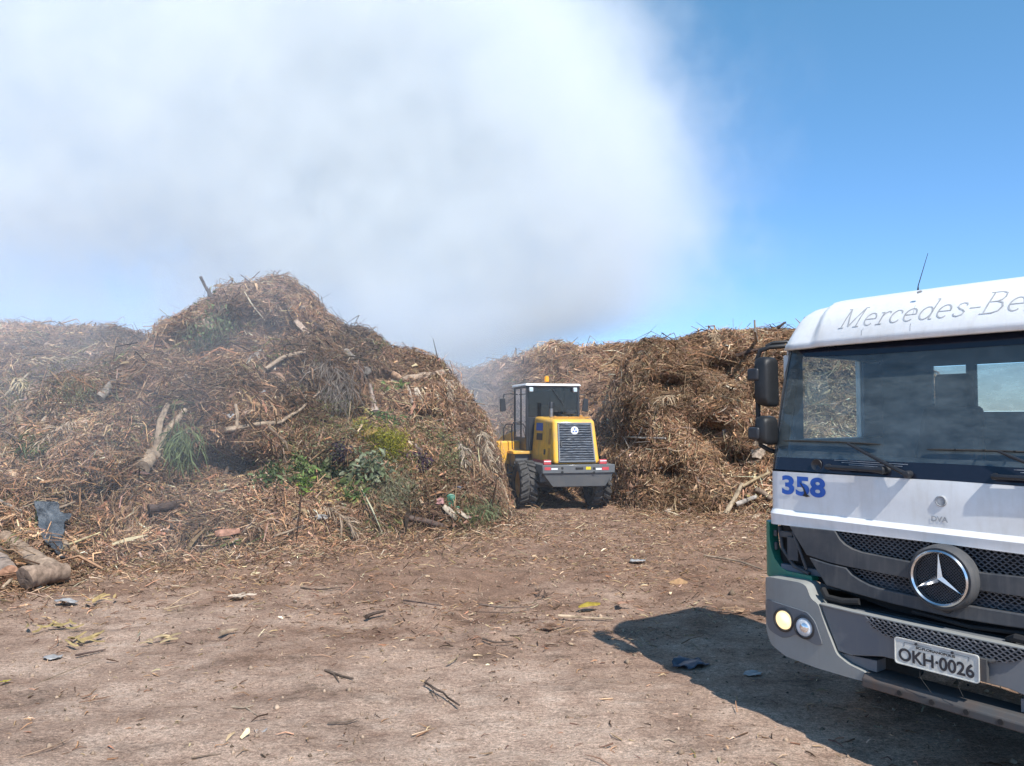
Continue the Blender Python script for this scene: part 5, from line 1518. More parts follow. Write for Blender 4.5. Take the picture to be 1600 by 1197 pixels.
log('grey log end at the very left edge', q0, q1, .12, .11, 73, (.28, .22, .18), (.36, .2, .13), .05)
for i, (a_, b_, r_, lb) in enumerate((((26, 858), (50, 890), .035, 'split tan stick between the two logs'), ((55, 862), (78, 884), .03, 'second split stick, nearer the dark sheet'), ((8, 868), (36, 852), .018, 'thin stick crossing the gap between the logs'), ((60, 850), (95, 868), .022, 'thin pale stick under the long log'), ((18, 905), (4, 918), .02, 'stub of stick left of the thick log'))):
    mb, _ = limb([gp(*a_, .10), gp(*b_, .04)], (r_, r_ * .8), 80 + i, crook=.03)
    tag(tinted(mb, 'stick', (.40, .30, .21), M['bark'], seed=80 + i), lb, 'stick', 'sticks among the logs')

# dark plastic sheet
m, n, b = nodes_of('plastic_sheet')
v = coords(n); cc = ramp(n, noise(n, v, 5, 8, .75), [(.35, (.03, .036, .045)), (.62, (.085, .10, .115)), (.8, (.30, .30, .29))])
n.links.new(cc, b.inputs['Base Color']); b.inputs['Roughness'].default_value = .38; bump(n, b, noise(n, v, 14, 7, .7), .9, .03)
M['sheet'] = m
def sheet(label, poly_px, seed, mat, name, cat, lift=.12, amp=.06, res=46, thick=.006):
    xs = [p[0] for p in poly_px]; ys = [p[1] for p in poly_px]
    mb = MB(); idx = {}
    for i in range(res):
        for j in range(res):
            x = min(xs) + (max(xs) - min(xs)) * i / (res - 1); y = min(ys) + (max(ys) - min(ys)) * j / (res - 1)
            if inside(poly_px, x, y):
                q = at(x, y, lift)[0]; idx[i, j] = len(mb.v); mb.v.append(tuple(q))
    # keep the one connected piece
    cells = {k for k in idx if all((k[0] + a, k[1] + b_) in idx for a in (0, 1) for b_ in (0, 1))}
    best = set(); left = set(cells)
    while left:
        st = [left.pop()]; comp = set(st)
        while st:
            i, j = st.pop()
            for q in ((i + 1, j), (i - 1, j), (i, j + 1), (i, j - 1)):
                if q in left: left.remove(q); comp.add(q); st.append(q)
        if len(comp) > len(best): best = comp
    used = sorted({(i + a, j + b_) for i, j in best for a in (0, 1) for b_ in (0, 1)})
    old = mb.v; mb.v = [old[idx[k]] for k in used]; idx = {k: n_ for n_, k in enumerate(used)}
    V = np.array(mb.v)
    nz = amp * (1 - 2 * np.abs(fbm(V[:, 0] * 4.5, V[:, 2] * 2.2 + V[:, 1], V[:, 1] * 3, seed=seed, oct=3))) + amp * .5 * fbm(V[:, 0] * 14, V[:, 1] * 14, V[:, 2] * 9, seed=seed + 1, oct=2)
    V[:, 1] -= nz; V[:, 2] += nz * .25
    mb.v = [tuple(q) for q in V]
    for (i, j), a in idx.items():
        if (i, j) in best:
            mb.f.append((a, idx[i + 1, j], idx[i + 1, j + 1], idx[i, j + 1])); mb.mi.append(0)
    o = mb.build(name, mat, angle=180)
    sm_ = o.modifiers.new('s', 'SMOOTH'); sm_.iterations = 2
    so = o.modifiers.new('t', 'SOLIDIFY'); so.thickness = thick
    return tag(o, label, cat)
sheet('crumpled dark grey-blue plastic sheet draped over waste beside the logs', [(56, 782), (94, 783), (99, 800), (116, 802), (112, 812), (104, 816), (106, 832), (100, 840), (101, 850), (106, 860), (110, 872), (98, 874), (84, 856), (72, 848), (62, 826), (57, 806)], 5, M['sheet'], 'plastic_sheet', 'plastic sheet', lift=.30, amp=.06)

# ---- dry palm fronds draped over the heaps, green leaves, reeds, shrub
def frond_arrays(p, d, n, L, rng, col, leaflets=26, droop=.5, wd=.014, ll=.30):
    """one palm frond: rachis and leaflets as strips"""
    s_ = np.cross(d, n); s_ /= np.linalg.norm(s_)
    parts = []
    ts = np.linspace(0, 1, leaflets)
    def pos(t): return p + d * L * t + n * (.18 * L * math.sin(t * 2.2) - droop * L * .35 * t * t) + s_ * .1 * L * t * t
    C = np.array([pos(t) for t in ts])
    P_, D_, L_2, R_, B_, Cc = [], [], [], [], [], []
    for i in range(leaflets - 1):
        q = C[i + 1] - C[i]; l = np.linalg.norm(q)
        P_.append((C[i] + C[i + 1]) / 2); D_.append(q / l); L_2.append(l * 1.1); R_.append(.016 * (1 - .8 * ts[i])); B_.append((0, 0, 0)); Cc.append(col * 1.15)
        for sgn in (-1, 1):
            dd = s_ * sgn * rng.uniform(.1, .8) + d * rng.uniform(.4, 1.1) + n * rng.uniform(-.45, .35) + np.array([0, 0, -.9 * droop * rng.uniform(.2, 1.3)])
            dd /= np.linalg.norm(dd); l2 = ll * (.5 + math.sin(math.pi * (.15 + .8 * ts[i]))) * .7 * rng.uniform(.7, 1.1)
            P_.append(C[i] + dd * l2 / 2); D_.append(dd); L_2.append(l2); R_.append(wd * rng.uniform(.4, 1.0)); B_.append(np.array([0, 0, .1 * l2]) + rng.normal(0, .05, 3) * l2); Cc.append(col * rng.uniform(.7, 1.25))
    return (np.array(P_), np.array(D_), np.array(L_2), np.array(R_), np.array(B_, float), np.array(Cc))
def frond(label, xp, yp, ang, L, col, seed, green=False, ll=.32, lift=.08, name='palm_frond', cat='palm frond', group='palm fronds on the heaps'):
    rng = np.random.default_rng(seed)
    p, n = at(xp, yp, lift); n = np.array(n)
    dn = np.array([0, 0, -1.]); dn = dn - n * dn.dot(n); dn /= np.linalg.norm(dn); s_ = np.cross(n, dn)
    d = dn * math.cos(ang) + s_ * math.sin(ang)
    a = frond_arrays(np.array(p), d, n, L, rng, np.array(col), ll=ll)
    V, F, C = sticks(*a, rng, flat=True)
    o = raw_mesh(name, V, F, np.clip(C, .01, .8), M['leaf'] if green else M['twig'])
    return tag(o, label, cat, group)
FR = [('dry tan palm frond hanging over the front of the peak', 405, 455, .4, 1.1, (.38, .3, .22)), ('dry frond draped down the right side of the peak', 470, 455, -.5, 1.1, (.36, .29, .22)),
      ('grey palm frond fanned below the peak', 420, 545, .2, 1.2, (.36, .32, .28)), 
      ('dry frond lying along the far left slope', 30, 565, 1.3, 1.6, (.40, .31, .2)),
      ('straw-coloured frond at the left edge of the frame', 20, 590, 1.0, 1.3, (.48, .38, .22)), ('brown frond below the bark slab at the far left', 85, 640, .3, 1.1, (.30, .22, .16)),
      ('dry frond on the shoulder near the loader', 690, 590, -.4, 1.0, (.34, .26, .19)), ('dry frond trailing down the right flank', 745, 670, .1, 1.2, (.36, .29, .21)),
      ('tan frond low on the right flank near the loader wheel', 770, 730, -.1, 1.1, (.40, .32, .23)), ('tan frond above the white rubbish', 715, 690, .5, 1.0, (.36, .29, .22)),
      ('brown frond on the crest of the steep heap', 1120, 525, .6, 1.2, (.36, .26, .17)), ('brown frond hanging over the steep heap beside the mirror', 1165, 600, .2, 1.2, (.38, .28, .18)),
      ('long tan frond in the middle of the steep heap', 1060, 620, -.4, 1.2, (.36, .27, .18)), ('tan frond under the first crest of the steep heap', 1005, 545, .3, 1.2, (.38, .28, .19)),
      ('dark frond over the hollow in the steep heap', 1105, 655, -.2, 1.0, (.14, .10, .08)), ('dry frond drooping above the forked stump', 250, 600, .3, 1.1, (.28, .21, .16)),
      ('dry frond at the left foot of the peak', 275, 505, .9, 1.0, (.33, .27, .2)), ('dry frond across the slope between the two left heaps', 130, 660, -.6, 1.3, (.34, .26, .19)),
      ('dry frond above the green leaves', 440, 690, .3, .9, (.26, .19, .14)), ('tan frond at the foot under the green leaves', 500, 790, .9, .9, (.32, .24, .17))]
for i, (lb, x, y, a, L, c) in enumerate(FR): frond(lb, x, y, a, L, c, 500 + i)

def leaf_cluster(label, spots, n, size, cols, seed, name='leafy_branch', cat='leafy branch', group='green leafy cuttings', spread=.16, wide=.42, lift=.08, droop=.5):
    """many small leaves round a few spots: spots in (x, y, r) on the slope"""
    rng = np.random.default_rng(seed)
    V, F, C = [], [], []
    k = 0
    for (x, y, r) in spots:
        p, nn = at(x, y, lift); p = np.array(p); nn = np.array(nn)
        for _ in range(n // len(spots)):
            off = rng.normal(0, r, 3); off -= nn * off.dot(nn) * .6; off += nn * abs(rng.normal(0, r * .35))
            c = p + off
            d = norm(rng.normal(size=3) + nn * .6 + np.array([0, 0, -droop])); s_ = norm(np.cross(d, rng.normal(size=3) + nn)); u_ = np.cross(s_, d)
            L = size * rng.uniform(.6, 1.3); w = L * wide * rng.uniform(.7, 1.2)
            pts = [c, c + d * L * .35 + s_ * w / 2 + u_ * L * .05, c + d * L * .8 + s_ * w * .32 - u_ * L * .02, c + d * L - u_ * L * .08, c + d * L * .8 - s_ * w * .32 - u_ * L * .02, c + d * L * .35 - s_ * w / 2 + u_ * L * .05]
            V += pts; F += [(k, k + 1, k + 2, k + 3), (k, k + 3, k + 4, k + 5)]
            cc = np.array(cols[rng.integers(len(cols))]) * rng.uniform(.7, 1.3)
            C += [cc] * 6; k += 6
    o = raw_mesh(name, np.array(V), np.array(F), np.clip(np.array(C), .01, .8), M['leaf'])
    return tag(o, label, cat, group, 'stuff')
G1c = [(.09, .13, .045), (.12, .16, .06), (.16, .19, .08), (.2, .22, .12), (.06, .09, .035)]
leaf_cluster('light green drooping leaves at the left end of the green patch', [(470, 722, .10), (477, 736, .10), (468, 745, .09)], 260, .12, [(.17, .25, .08), (.22, .3, .11), (.13, .2, .06)], 601, wide=.3, droop=1.2)
leaf_cluster('broad dark green leaves in the middle of the green patch', [(520, 740, .13), (532, 752, .12), (548, 760, .12), (500, 730, .08)], 200, .20, G1c, 602, wide=.5)
leaf_cluster('grey-green silvery leaves right of the broad dark leaves', [(575, 728, .14), (592, 735, .14), (560, 745, .12), (585, 718, .1)], 420, .11, [(.20, .23, .14), (.26, .28, .19), (.15, .18, .10), (.12, .15, .08)], 603, wide=.5)
leaf_cluster('bright green leaves at the bottom of the green patch', [(545, 770, .10), (556, 776, .09)], 90, .16, [(.12, .19, .06), (.16, .23, .08)], 604)
leaf_cluster('big yellow-green curled leaf with its neighbours', [(541, 735, .05)], 7, .34, [(.28, .33, .08), (.36, .38, .12)], 605, wide=.55, lift=.16)
leaf_cluster('dark green clump left of the light green leaves', [(425, 738, .14), (440, 748, .14), (415, 752, .12)], 300, .10, [(.06, .09, .04), (.09, .13, .05), (.13, .17, .08)], 606)
leaf_cluster('yellow-green fine-leaved shrub, the brightest clump on the heap', [(600, 690, .15), (612, 700, .15), (590, 682, .13), (620, 690, .13), (606, 712, .12)], 3800, .045, [(.30, .28, .035), (.38, .34, .05), (.22, .22, .03), (.16, .17, .03)], 607, 'cut_shrub', 'shrub', None, wide=.3)
leaf_cluster('smaller yellow-green tuft left of the bright shrub', [(568, 672, .11), (578, 664, .11), (560, 664, .08)], 900, .05, [(.33, .30, .06), (.26, .25, .05), (.4, .33, .07)], 608, 'cut_shrub', 'shrub', None, wide=.3)
leaf_cluster('orange-yellow dead leaf beside the small tuft', [(566, 682, .03)], 4, .26, [(.62, .38, .1), (.55, .36, .14)], 609, wide=.5, lift=.15)
leaf_cluster('dark purple leaves left of the yellow-green shrub', [(530, 703, .09), (538, 715, .09), (525, 714, .07)], 240, .09, [(.06, .045, .07), (.09, .065, .09), (.05, .035, .045)], 610)
leaf_cluster('dark purple leaves right of the yellow-green shrub', [(654, 716, .09), (661, 728, .09)], 220, .08, [(.085, .05, .085), (.12, .08, .11), (.05, .03, .05)], 611)
leaf_cluster('green sprig above the yellow-green shrub', [(585, 652, .12), (600, 658, .11), (615, 664, .10)], 260, .09, [(.10, .17, .06), (.14, .2, .08)], 612, wide=.35)
leaf_cluster('green tuft on the shoulder near the palm trunk', [(614, 612, .12), (622, 606, .09)], 160, .12, [(.13, .2, .07), (.17, .22, .08)], 613, wide=.3, droop=1)
leaf_cluster('green leaves poking out beside the loader bucket', [(777, 716, .10), (781, 726, .10)], 160, .12, [(.09, .17, .05), (.12, .2, .06)], 614)
leaf_cluster('small green leaves on the left slope below the peak', [(330, 500, .2), (345, 512, .2), (318, 520, .16)], 340, .08, [(.16, .21, .1), (.2, .24, .12)], 615)
leaf_cluster('green weeds under the light green leaves', [(470, 762, .07), (474, 755, .05)], 60, .15, [(.24, .33, .06), (.2, .3, .06)], 616)
leaf_cluster('pale green weeds at the foot left of the dark plank', [(612, 770, .22), (595, 780, .2), (625, 785, .2)], 1300, .06, [(.25, .27, .16), (.32, .31, .2), (.2, .22, .11)], 617, wide=.14)
leaf_cluster('scattered orange and green leaves at the foot of the green patch', [(535, 780, .16), (520, 776, .14), (550, 785, .14)], 120, .10, [(.42, .27, .13), (.5, .36, .15), (.2, .26, .1), (.3, .3, .12)], 618)
leaf_cluster('patch of olive leaves right of the purple leaves', [(690, 700, .2), (680, 690, .2), (700, 716, .2)], 600, .07, [(.18, .2, .09), (.24, .24, .12), (.13, .15, .06)], 619, wide=.3)

leaf_cluster('wide patch of half-wilted mixed leaves round the yellow-green shrub', [(460, 700, .3), (500, 690, .3), (540, 690, .3), (580, 710, .3), (620, 730, .3), (640, 680, .3), (660, 745, .3), (700, 740, .25), (560, 770, .3), (480, 760, .3)], 5200, .055, [(.13, .14, .06), (.17, .18, .09), (.2, .16, .09), (.10, .12, .045), (.24, .23, .13), (.16, .11, .07)], 620, wide=.3, lift=.02)
leaf_cluster('thin scatter of dull green leaves over the far left slope', [(60, 640, .4), (120, 600, .4), (180, 640, .4), (30, 700, .4), (150, 560, .4), (200, 690, .4)], 2200, .06, [(.15, .16, .08), (.19, .19, .1), (.2, .16, .09)], 621, wide=.22, lift=.02)
def blades(label, x, y, rx, n, L, col, seed, name, cat, group=None, droop=1.0, w=.008, lift=.1):
    rng = np.random.default_rng(seed)
    P_, D_, L2, R2, B2, C2 = [], [], [], [], [], []
    for _ in range(n):
        p, nn = at(x + rng.normal(0, rx), y + rng.normal(0, rx * .8), lift - .04); p = np.array(p); nn = np.array(nn)
        d = norm(np.array([rng.normal(0, .38), -.2 + rng.normal(0, .25), -droop * rng.uniform(.35, 1)]))
        l = L * rng.uniform(.5, 1.15)
        P_.append(p + d * l / 2 + nn * rng.uniform(0, .1)); D_.append(d); L2.append(l); R2.append(w * rng.uniform(.6, 1.4)); B2.append(nn * l * .12 + rng.normal(0, .04, 3) * l); C2.append(np.array(col) * rng.uniform(.6, 1.35))
    V, F, C = sticks(np.array(P_), np.array(D_), np.array(L2), np.array(R2), np.array(B2), np.clip(np.array(C2), .01, .7), rng, flat=True)
    o = raw_mesh(name, V, F, C, M['leaf'])
    return tag(o, label, cat, group, 'stuff')
blades('bundle of long green reeds hanging beside the forked stump', 278, 682, 15, 320, .56, (.135, .165, .075), 701, 'reed_bundle', 'reeds')
blades('pale grey dry frond bundle hanging in the centre of the peaked heap', 512, 572, 14, 200, .6, (.24, .20, .165), 707, 'frond_bundle', 'dry fronds', w=.006)
blades('second grey frond bundle spreading down, lower in the centre', 530, 606, 16, 180, .5, (.22, .185, .155), 708, 'frond_bundle', 'dry fronds', w=.006)
blades('pale fibrous frond bundle lying at the far left slope', 95, 672, 12, 200, .55, (.34, .28, .2), 709, 'frond_bundle', 'dry fronds', w=.006)
blades('tan fibrous bundle on the right flank near the loader', 742, 700, 14, 320, .55, (.33, .26, .19), 710, 'frond_bundle', 'dry fronds', w=.006)
blades('tuft of grey-green grass at the right end of the foot, near the loader', 752, 792, 16, 520, .30, (.20, .23, .12), 702, 'grass_tuft', 'grass tuft', 'grass tufts on the heaps', droop=.6, w=.005)
blades('pale dry grass tuft above the dark plank', 618, 762, 14, 420, .32, (.30, .28, .19), 703, 'grass_tuft', 'grass tuft', 'grass tufts on the heaps', droop=.5, w=.004)
blades('green grass tuft half way up the far left slope', 120, 592, 26, 240, .3, (.16, .16, .085), 704, 'grass_tuft', 'grass tuft', 'grass tufts on the heaps', w=.006)
blades('dark green grass tuft under the bark slab at the far left', 45, 692, 10, 160, .35, (.09, .12, .06), 705, 'grass_tuft', 'grass tuft', 'grass tufts on the heaps')
blades('grey-green grass tuft hanging under the peak', 330, 512, 24, 220, .35, (.19, .18, .115), 706, 'grass_tuft', 'grass tuft', 'grass tufts on the heaps', w=.006)

# ---- rubbish
M['pwhite'] = plain('white_plastic', (.33, .32, .31), .5, var=.3); M['pgreen'] = plain('green_plastic', (.03, .14, .085), .4, var=.3); M['pblue'] = plain('blue_grey_plastic', (.05, .06, .085), .4, var=.3)
M['pred'] = plain('red_white_plastic', (.42, .22, .2), .5, var=.4, scale=30); M['tanp'] = plain('pale_board', (.52, .46, .36), .7, var=.2)
def scrap(label, x, y, sx_, sz_, mat, seed, name='plastic_scrap', cat='rubbish', group='scraps of rubbish', lift=.06, flat=.5, onground=False):
    rd = np.random.default_rng(seed); p, nn = at(x, y, lift); p = np.array(p)
    n_ = 9; V = []
    for i in range(n_):
        for j in range(n_):
            u, v_ = i / (n_ - 1) * 2 - 1, j / (n_ - 1) * 2 - 1
            k = 1 - .25 * (u * u * v_ * v_)
            if onground: q = p + np.array([u * sx_ * k, v_ * sx_ * .8 * k, 0])
            else: q = p + np.array([u * sx_ * k, 0, v_ * sz_ * k])
            V.append(q)
    V = np.array(V); s_ = 2.2 / max(sx_, sz_)
    dn = fbm(V[:, 0] * s_, V[:, 1] * s_ + seed, V[:, 2] * s_, seed=seed, oct=3)
    ax = 2 if onground else 1
    V[:, ax] += dn * max(sx_, sz_) * flat * (1 if onground else -1) + (0 if onground else 0)
    V[:, 0] += fbm(V[:, 1] * s_ + 5, V[:, 0] * s_, V[:, 2] * s_, seed=seed + 3, oct=2) * sx_ * .5
    if onground: V[:, 2] += .35 * sz_
    F = [(i * n_ + j, (i + 1) * n_ + j, (i + 1) * n_ + j + 1, i * n_ + j + 1) for i in range(n_ - 1) for j in range(n_ - 1)]
    mb = MB().add(V, F); o = mb.build(name, mat, angle=180)
    so = o.modifiers.new('t', 'SOLIDIFY'); so.thickness = .003
    return tag(o, label, cat, group)
scrap('red and white crumpled wrapper at the foot of the peaked heap', 688, 783, .07, .06, M['pred'], 1)
scrap('green plastic bag beside the red and white wrapper', 705, 782, .07, .12, M['pgreen'], 2)
scrap('lower green plastic scrap above the pale boards', 714, 796, .05, .06, M['pgreen'], 3)
scrap('blue-grey plastic bottle scrap on the right flank', 692, 688, .035, .09, M['pblue'], 4)
scrap('dark bag scrap right of the green plastic', 714, 764, .10, .05, M['pblue'], 5)
scrap('white plastic scrap half way up the peaked heap', 361, 650, .07, .04, M['pwhite'], 6)
scrap('white scrap left of the middle, near the long branch', 410, 612, .06, .04, M['pwhite'], 7)
scrap('small white scrap at the left edge above the logs', 20, 760, .045, .03, M['pwhite'], 8)
scrap('crumpled whitish plastic at the foot, centre', 502, 808, .10, .045, M['pwhite'], 9, lift=.08)
scrap('small light scrap on the far left skyline slope', 36, 546, .10, .07, M['pwhite'], 10)
scrap('white scrap on the peak, right side', 472, 482, .07, .06, M['pwhite'], 11)
scrap('grey tin lid in the hollow of the steep heap', 1132, 676, .06, .07, M['pwhite'], 12)
scrap('faint white scrap on the left slope', 86, 716, .04, .035, M['pwhite'], 13)
for i, (x, y, lb) in enumerate(((702, 798, 'upper pale polystyrene board near the green plastic'), (712, 808, 'middle pale board at the foot'), (722, 802, 'right pale board at the foot near the grass'))):
    slab(lb, [(x - 9, y - 7), (x + 9, y + 7)], .10, (.42, .35, .27), 90 + i, 'board', 'board', .10, .02, 'pale boards at the foot of the heap')

# ---- single sticks, leaves and scraps on the open ground
def gstick(label, pts, r, col, seed, name='stick', cat='stick', side=()):
    P = [gp(x, y, .02 + r) for x, y in pts]
    mb, out = limb(P, (r, r * .6), seed, n=7, crook=.05)
    for i0, px, rs in side:
        m2, _ = limb([out[int(i0 * (len(out) - 1))]] + [gp(x, y, .03) for x, y in px], (rs, rs * .5), seed + 3, n=6); mb.add(m2.v, m2.f)
    return tag(tinted(mb, name, col, M['bark'], seed=seed), label, cat, 'sticks on the open ground')
gstick('straight pale stick below the yellow leaf', [(872, 962), (915, 965), (958, 967)], .014, (.42, .32, .22), 201)
gstick('thin grey twig left of the yellow leaf', [(748, 944), (790, 950), (830, 947)], .010, (.15, .11, .09), 202)
gstick('dark twig at the left of the yard centre', [(630, 938), (660, 942), (690, 946)], .010, (.11, .08, .07), 203)
gstick('forked dark twig in the pale foreground', [(664, 1066), (690, 1082), (718, 1102)], .010, (.10, .075, .06), 204, side=((.1, [(672, 1058)], .006), (.3, [(684, 1092)], .005)))
gstick('knobbly dark twig in the left foreground', [(508, 1047), (530, 1055), (552, 1060)], .011, (.12, .09, .07), 205, side=((.4, [(530, 1066)], .006),))
gstick('dark bent twig in the middle of the yard', [(754, 998), (775, 1004), (802, 1002)], .010, (.10, .075, .06), 206)
gstick('short thick chunk in the left of the yard', [(344, 990), (358, 985), (372, 983)], .022, (.32, .24, .17), 207)
gstick('dark root lying near the left middle', [(572, 964), (585, 958), (602, 955)], .020, (.075, .055, .045), 208)
gstick('twig with a side shoot in the left foreground', [(362, 1104), (382, 1106), (396, 1102)], .008, (.34, .27, .2), 209, side=((.7, [(402, 1118)], .005),))
gstick('long thin twig toward the lower edge', [(300, 1184), (325, 1180), (345, 1178)], .006, (.16, .12, .09), 210)
gstick('pale twig left of the yard under the heap', [(255, 952), (275, 948), (297, 943)], .010, (.36, .27, .18), 211)
gstick('dark short twig left of the scattered yellow leaves', [(118, 1024), (142, 1019), (165, 1015)], .010, (.10, .07, .06), 212)
gstick('thin dark twig right of the knobbly twig', [(512, 1130), (545, 1128), (560, 1122)], .006, (.13, .10, .08), 213)
gstick('long dark twig on the yard near the heap foot', [(470, 918), (500, 922), (535, 917)], .012, (.10, .075, .06), 214)
gstick('bent tan twig right of the centre', [(855, 978), (872, 985), (892, 980)], .010, (.28, .2, .14), 215)
gstick('brown stick lying toward the steep heap', [(1100, 868), (1150, 876), (1192, 890)], .016, (.32, .24, .17), 216)
gstick('short pale stick in the tyre track', [(700, 1036), (712, 1030), (716, 1024)], .008, (.40, .31, .2), 217)
def gleaf(label, x, y, L, col, seed, n=1, name='leaf', cat='leaf', group=None, wide=.5):
    rng = np.random.default_rng(seed); V, F, C = [], [], []; p = np.array(gp(x, y, .03)); k = 0
    for _ in range(n):
        c = p + np.append(rng.normal(0, L * .45 if n > 1 else 0, 2), abs(rng.normal(0, .01)))
        a = rng.uniform(0, 6.28) if n > 1 else .2; d = np.array([math.cos(a), math.sin(a), .12]); s_ = np.array([-math.sin(a), math.cos(a), .15]); l = L * rng.uniform(.7, 1.1); w = l * wide
        pts = []
        for t, q in ((0, .05), (.2, .7), (.5, 1), (.8, .6), (1, .04)):
            for sd in (-1, 0, 1): pts.append(c + d * l * (t - .5) + s_ * sd * w * q / 2 + np.array([0, 0, (.10 if sd == 0 else .02) * l + .06 * l * math.sin(t * 5 + seed)]))
        V += pts; F += [(k + 3 * i + j, k + 3 * (i + 1) + j, k + 3 * (i + 1) + j + 1, k + 3 * i + j + 1) for i in range(4) for j in range(2)]; k += 15
        cc = np.array(col) * rng.uniform(.8, 1.2); C += [cc] * 15
    o = raw_mesh(name, np.array(V), np.array(F), np.clip(np.array(C), .01, .8), M['leaf'])
    return tag(o, label, cat, group)
gleaf('large yellow leaf lying in the middle of the yard', 921, 949, .22, (.33, .25, .05), 301)
gleaf('crumpled pale dry leaf in the left half of the yard', 376, 934, .16, (.56, .46, .36), 302, 6)
gleaf('brown curled leaves left of the shadow tip', 866, 981, .14, (.26, .16, .11), 303, 7, group='dry leaves on the yard')
gleaf('yellow strap leaves scattered at the left of the yard', 92, 978, .20, (.40, .31, .14), 304, 8, group='dry leaves on the yard', wide=.2)
gleaf('second group of yellow strap leaves, nearer the camera', 130, 1000, .20, (.38, .29, .14), 305, 8, group='dry leaves on the yard', wide=.2)
gleaf('yellow-brown leaves further right of the strap leaves', 150, 938, .16, (.46, .34, .16), 306, 7, group='dry leaves on the yard', wide=.25)
gleaf('tan leaves strewn near the twig in the left half', 232, 1004, .15, (.44, .34, .2), 307, 6, group='dry leaves on the yard', wide=.25)
gleaf('pair of brown leaves above the straight pale stick', 975, 944, .12, (.34, .2, .14), 308, 4, group='dry leaves on the yard')
gleaf('tan leaves between the yellow leaf and the truck', 1145, 955, .14, (.42, .28, .18), 309, 5, group='dry leaves on the yard')
gleaf('tiny yellow leaf at the left border', 3, 1067, .07, (.5, .42, .08), 310, 2, group='dry leaves on the yard')
gleaf('dark leaf heap in the yard centre', 848, 928, .13, (.13, .09, .07), 311, 9, group='dry leaves on the yard', wide=.2)
scrap('grey flattened plastic at the left of the yard', 103, 941, .11, .05, M['pwhite'], 21, onground=True, lift=.01, flat=.35)
scrap('whitish flattened plastic nearer the camera at the left', 82, 1029, .07, .04, M['pwhite'], 22, onground=True, lift=.01, flat=.4)
scrap('small white pebble-like scrap left of the centre', 340, 1037, .022, .03, M['pwhite'], 23, onground=True, lift=.01)
scrap('white crumpled scrap in the left foreground', 407, 1147, .035, .03, M['pwhite'], 24, onground=True, lift=.01, flat=.8)
scrap('dark blue plastic scrap lying inside the cab shadow', 1078, 1038, .13, .05, M['pblue'], 25, onground=True, lift=.01, flat=.4)
scrap('white paper scrap inside the cab shadow near the bumper', 1176, 1054, .07, .03, M['pwhite'], 26, onground=True, lift=.01, flat=.4)
scrap('grey paper scrap between the yard centre and the truck', 997, 877, .10, .04, M['pwhite'], 27, onground=True, lift=.01, flat=.35)
# ================================================================ smoke
def vol_domain(name, x0, x1, y0, y1, z0, z1, label, build):
    o = MB().box(x0, x1, y0, y1, z0, z1).build(name, [bpy.data.materials.new(name)], smooth=False)
    m = o.data.materials[0]; m.use_nodes = True
    n = m.node_tree; n.nodes.clear()
    out = n.nodes.new('ShaderNodeOutputMaterial')
    pv = n.nodes.new('ShaderNodeVolumePrincipled')
    n.links.new(pv.outputs[0], out.inputs['Volume'])
    tc = n.nodes.new('ShaderNodeTexCoord'); sp = n.nodes.new('ShaderNodeSeparateXYZ'); n.links.new(tc.outputs['Object'], sp.inputs[0])
    def mt(op, *a):
        k = n.nodes.new('ShaderNodeMath'); k.operation = op
        for i, q in enumerate(a):
            if isinstance(q, bpy.types.NodeSocket): n.links.new(q, k.inputs[i])
            else: k.inputs[i].default_value = q
        return k.outputs[0]
    def sm(v, a, b):
        k = n.nodes.new('ShaderNodeMapRange'); k.interpolation_type = 'SMOOTHSTEP'
        n.links.new(v, k.inputs[0])
        for i, q in ((1, a), (2, b)):
            if isinstance(q, bpy.types.NodeSocket): n.links.new(q, k.inputs[i])
            else: k.inputs[i].default_value = q
        return k.outputs[0]
    build(n, mt, sm, tc.outputs['Object'], sp.outputs['X'], sp.outputs['Y'], sp.outputs['Z'], pv)
    tag(o, label, 'smoke', kind='stuff')
    return o
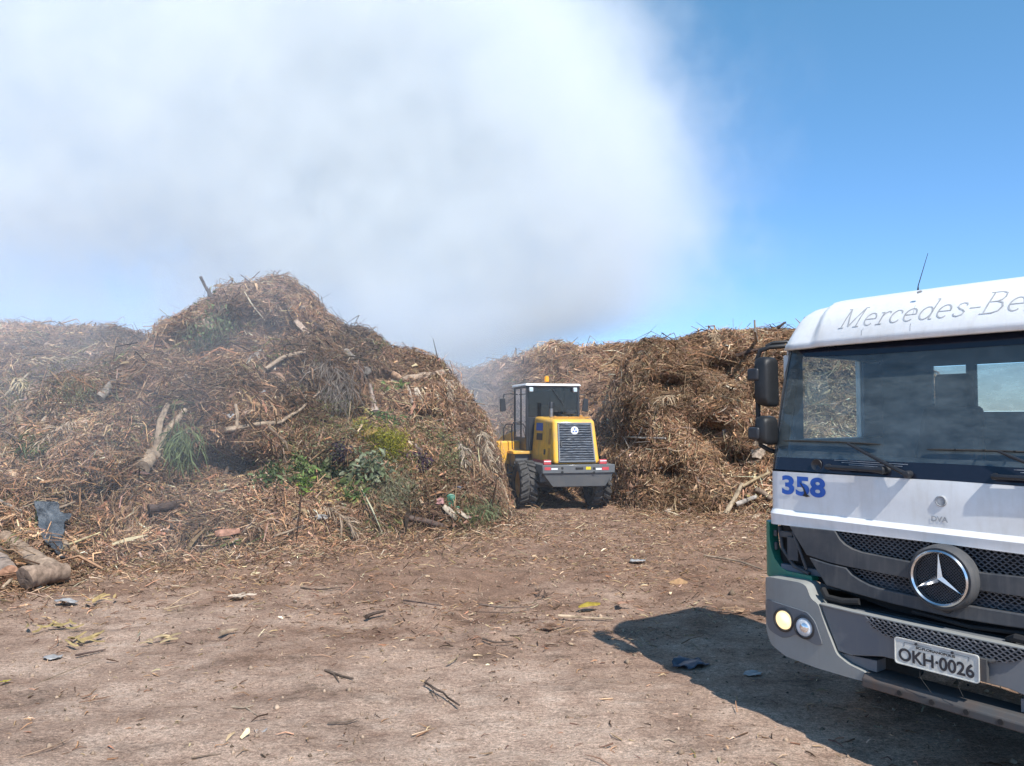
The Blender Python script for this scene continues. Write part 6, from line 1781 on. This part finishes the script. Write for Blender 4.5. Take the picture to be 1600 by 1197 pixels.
def plume(n, mt, sm, P, x, y, z, pv):
    n1 = mt('SUBTRACT', noise(n, P, .16, 3, .5), .5)
    n2 = mt('SUBTRACT', noise(n, P, .42, 4, .6), .5)
    n3 = mt('SUBTRACT', noise(n, P, 1.1, 3, .6), .5)
    w = mt('ADD', mt('ADD', mt('MULTIPLY', n1, 7.5), mt('MULTIPLY', n2, 9.5)), mt('MULTIPLY', n3, 4.2))
    # right edge
    dz = mt('SUBTRACT', z, 11.0)
    xr = mt('SUBTRACT', mt('SUBTRACT', 6.9, mt('MULTIPLY', mt('MULTIPLY', dz, dz), .055)), mt('MULTIPLY', sm(z, 6.5, 3.2), 6.0))
    e = mt('SUBTRACT', mt('ADD', x, w), xr)
    sr = mt('ADD', mt('POWER', sm(e, 2.6, -4.2), 1.35), mt('MULTIPLY', mt('MULTIPLY', sm(e, 7.5, 1.0), sm(n2, -.04, .2)), .16))
    # lower edge climbs to the left
    ex = mt('EXPONENT', mt('DIVIDE', mt('MINIMUM', mt('ADD', x, .3), 0.0), 7.0))
    zb = mt('MULTIPLY', mt('SUBTRACT', 1.0, ex), 8.3)
    el = mt('SUBTRACT', mt('ADD', z, mt('MULTIPLY', w, .5)), zb)
    sb = sm(el, -3.0, 3.2)
    sy = mt('MULTIPLY', sm(y, 24.5, 27.5), sm(y, 38.0, 34.0))
    thin = sm(x, -30.0, -4.0)
    thin = mt('ADD', mt('MULTIPLY', thin, .65), .35)
    clump = sm(mt('ADD', mt('ADD', n2, n1), mt('MULTIPLY', n3, .7)), -.22, .22)
    clump = mt('ADD', mt('MULTIPLY', clump, .6), .5)
    d = mt('MULTIPLY', mt('MULTIPLY', sr, sb), mt('MULTIPLY', sy, mt('MULTIPLY', thin, clump)))
    n.links.new(mt('MULTIPLY', d, .42), pv.inputs['Density'])
    pv.inputs['Color'].default_value = (.905, .94, .955, 1)
    pv.inputs['Anisotropy'].default_value = -.20
vol_domain('smoke_plume', -31, 11, 24.5, 38, .3, 25, 'big white smoke plume rising behind the heaps and drifting left', plume)
def veil(n, mt, sm, P, x, y, z, pv):
    n1 = noise(n, P, .35, 3, .55)
    d = sm(n1, .38, .72)
    fx = sm(x, -1.0, -7.5)
    d = mt('MULTIPLY', mt('ADD', mt('MULTIPLY', d, .8), .2), mt('ADD', mt('MULTIPLY', fx, .9), .1))
    d = mt('ADD', d, mt('MULTIPLY', mt('MULTIPLY', sm(y, 17.0, 22.5), sm(x, 1.2, -1.5)), .9))
    d = mt('MULTIPLY', d, 1.0)
    ed = mt('MULTIPLY', sm(y, 8.6, 11.5), sm(z, 6.4, 4.5))
    n.links.new(mt('MULTIPLY', mt('MULTIPLY', d, ed), .115), pv.inputs['Density'])
    pv.inputs['Color'].default_value = (.80, .88, .98, 1)
    pv.inputs['Anisotropy'].default_value = 0
vol_domain('smoke_veil', -16, 1.9, 8.5, 24.4, -.3, 6.5, 'thin bluish smoke hanging over the left heaps', veil)
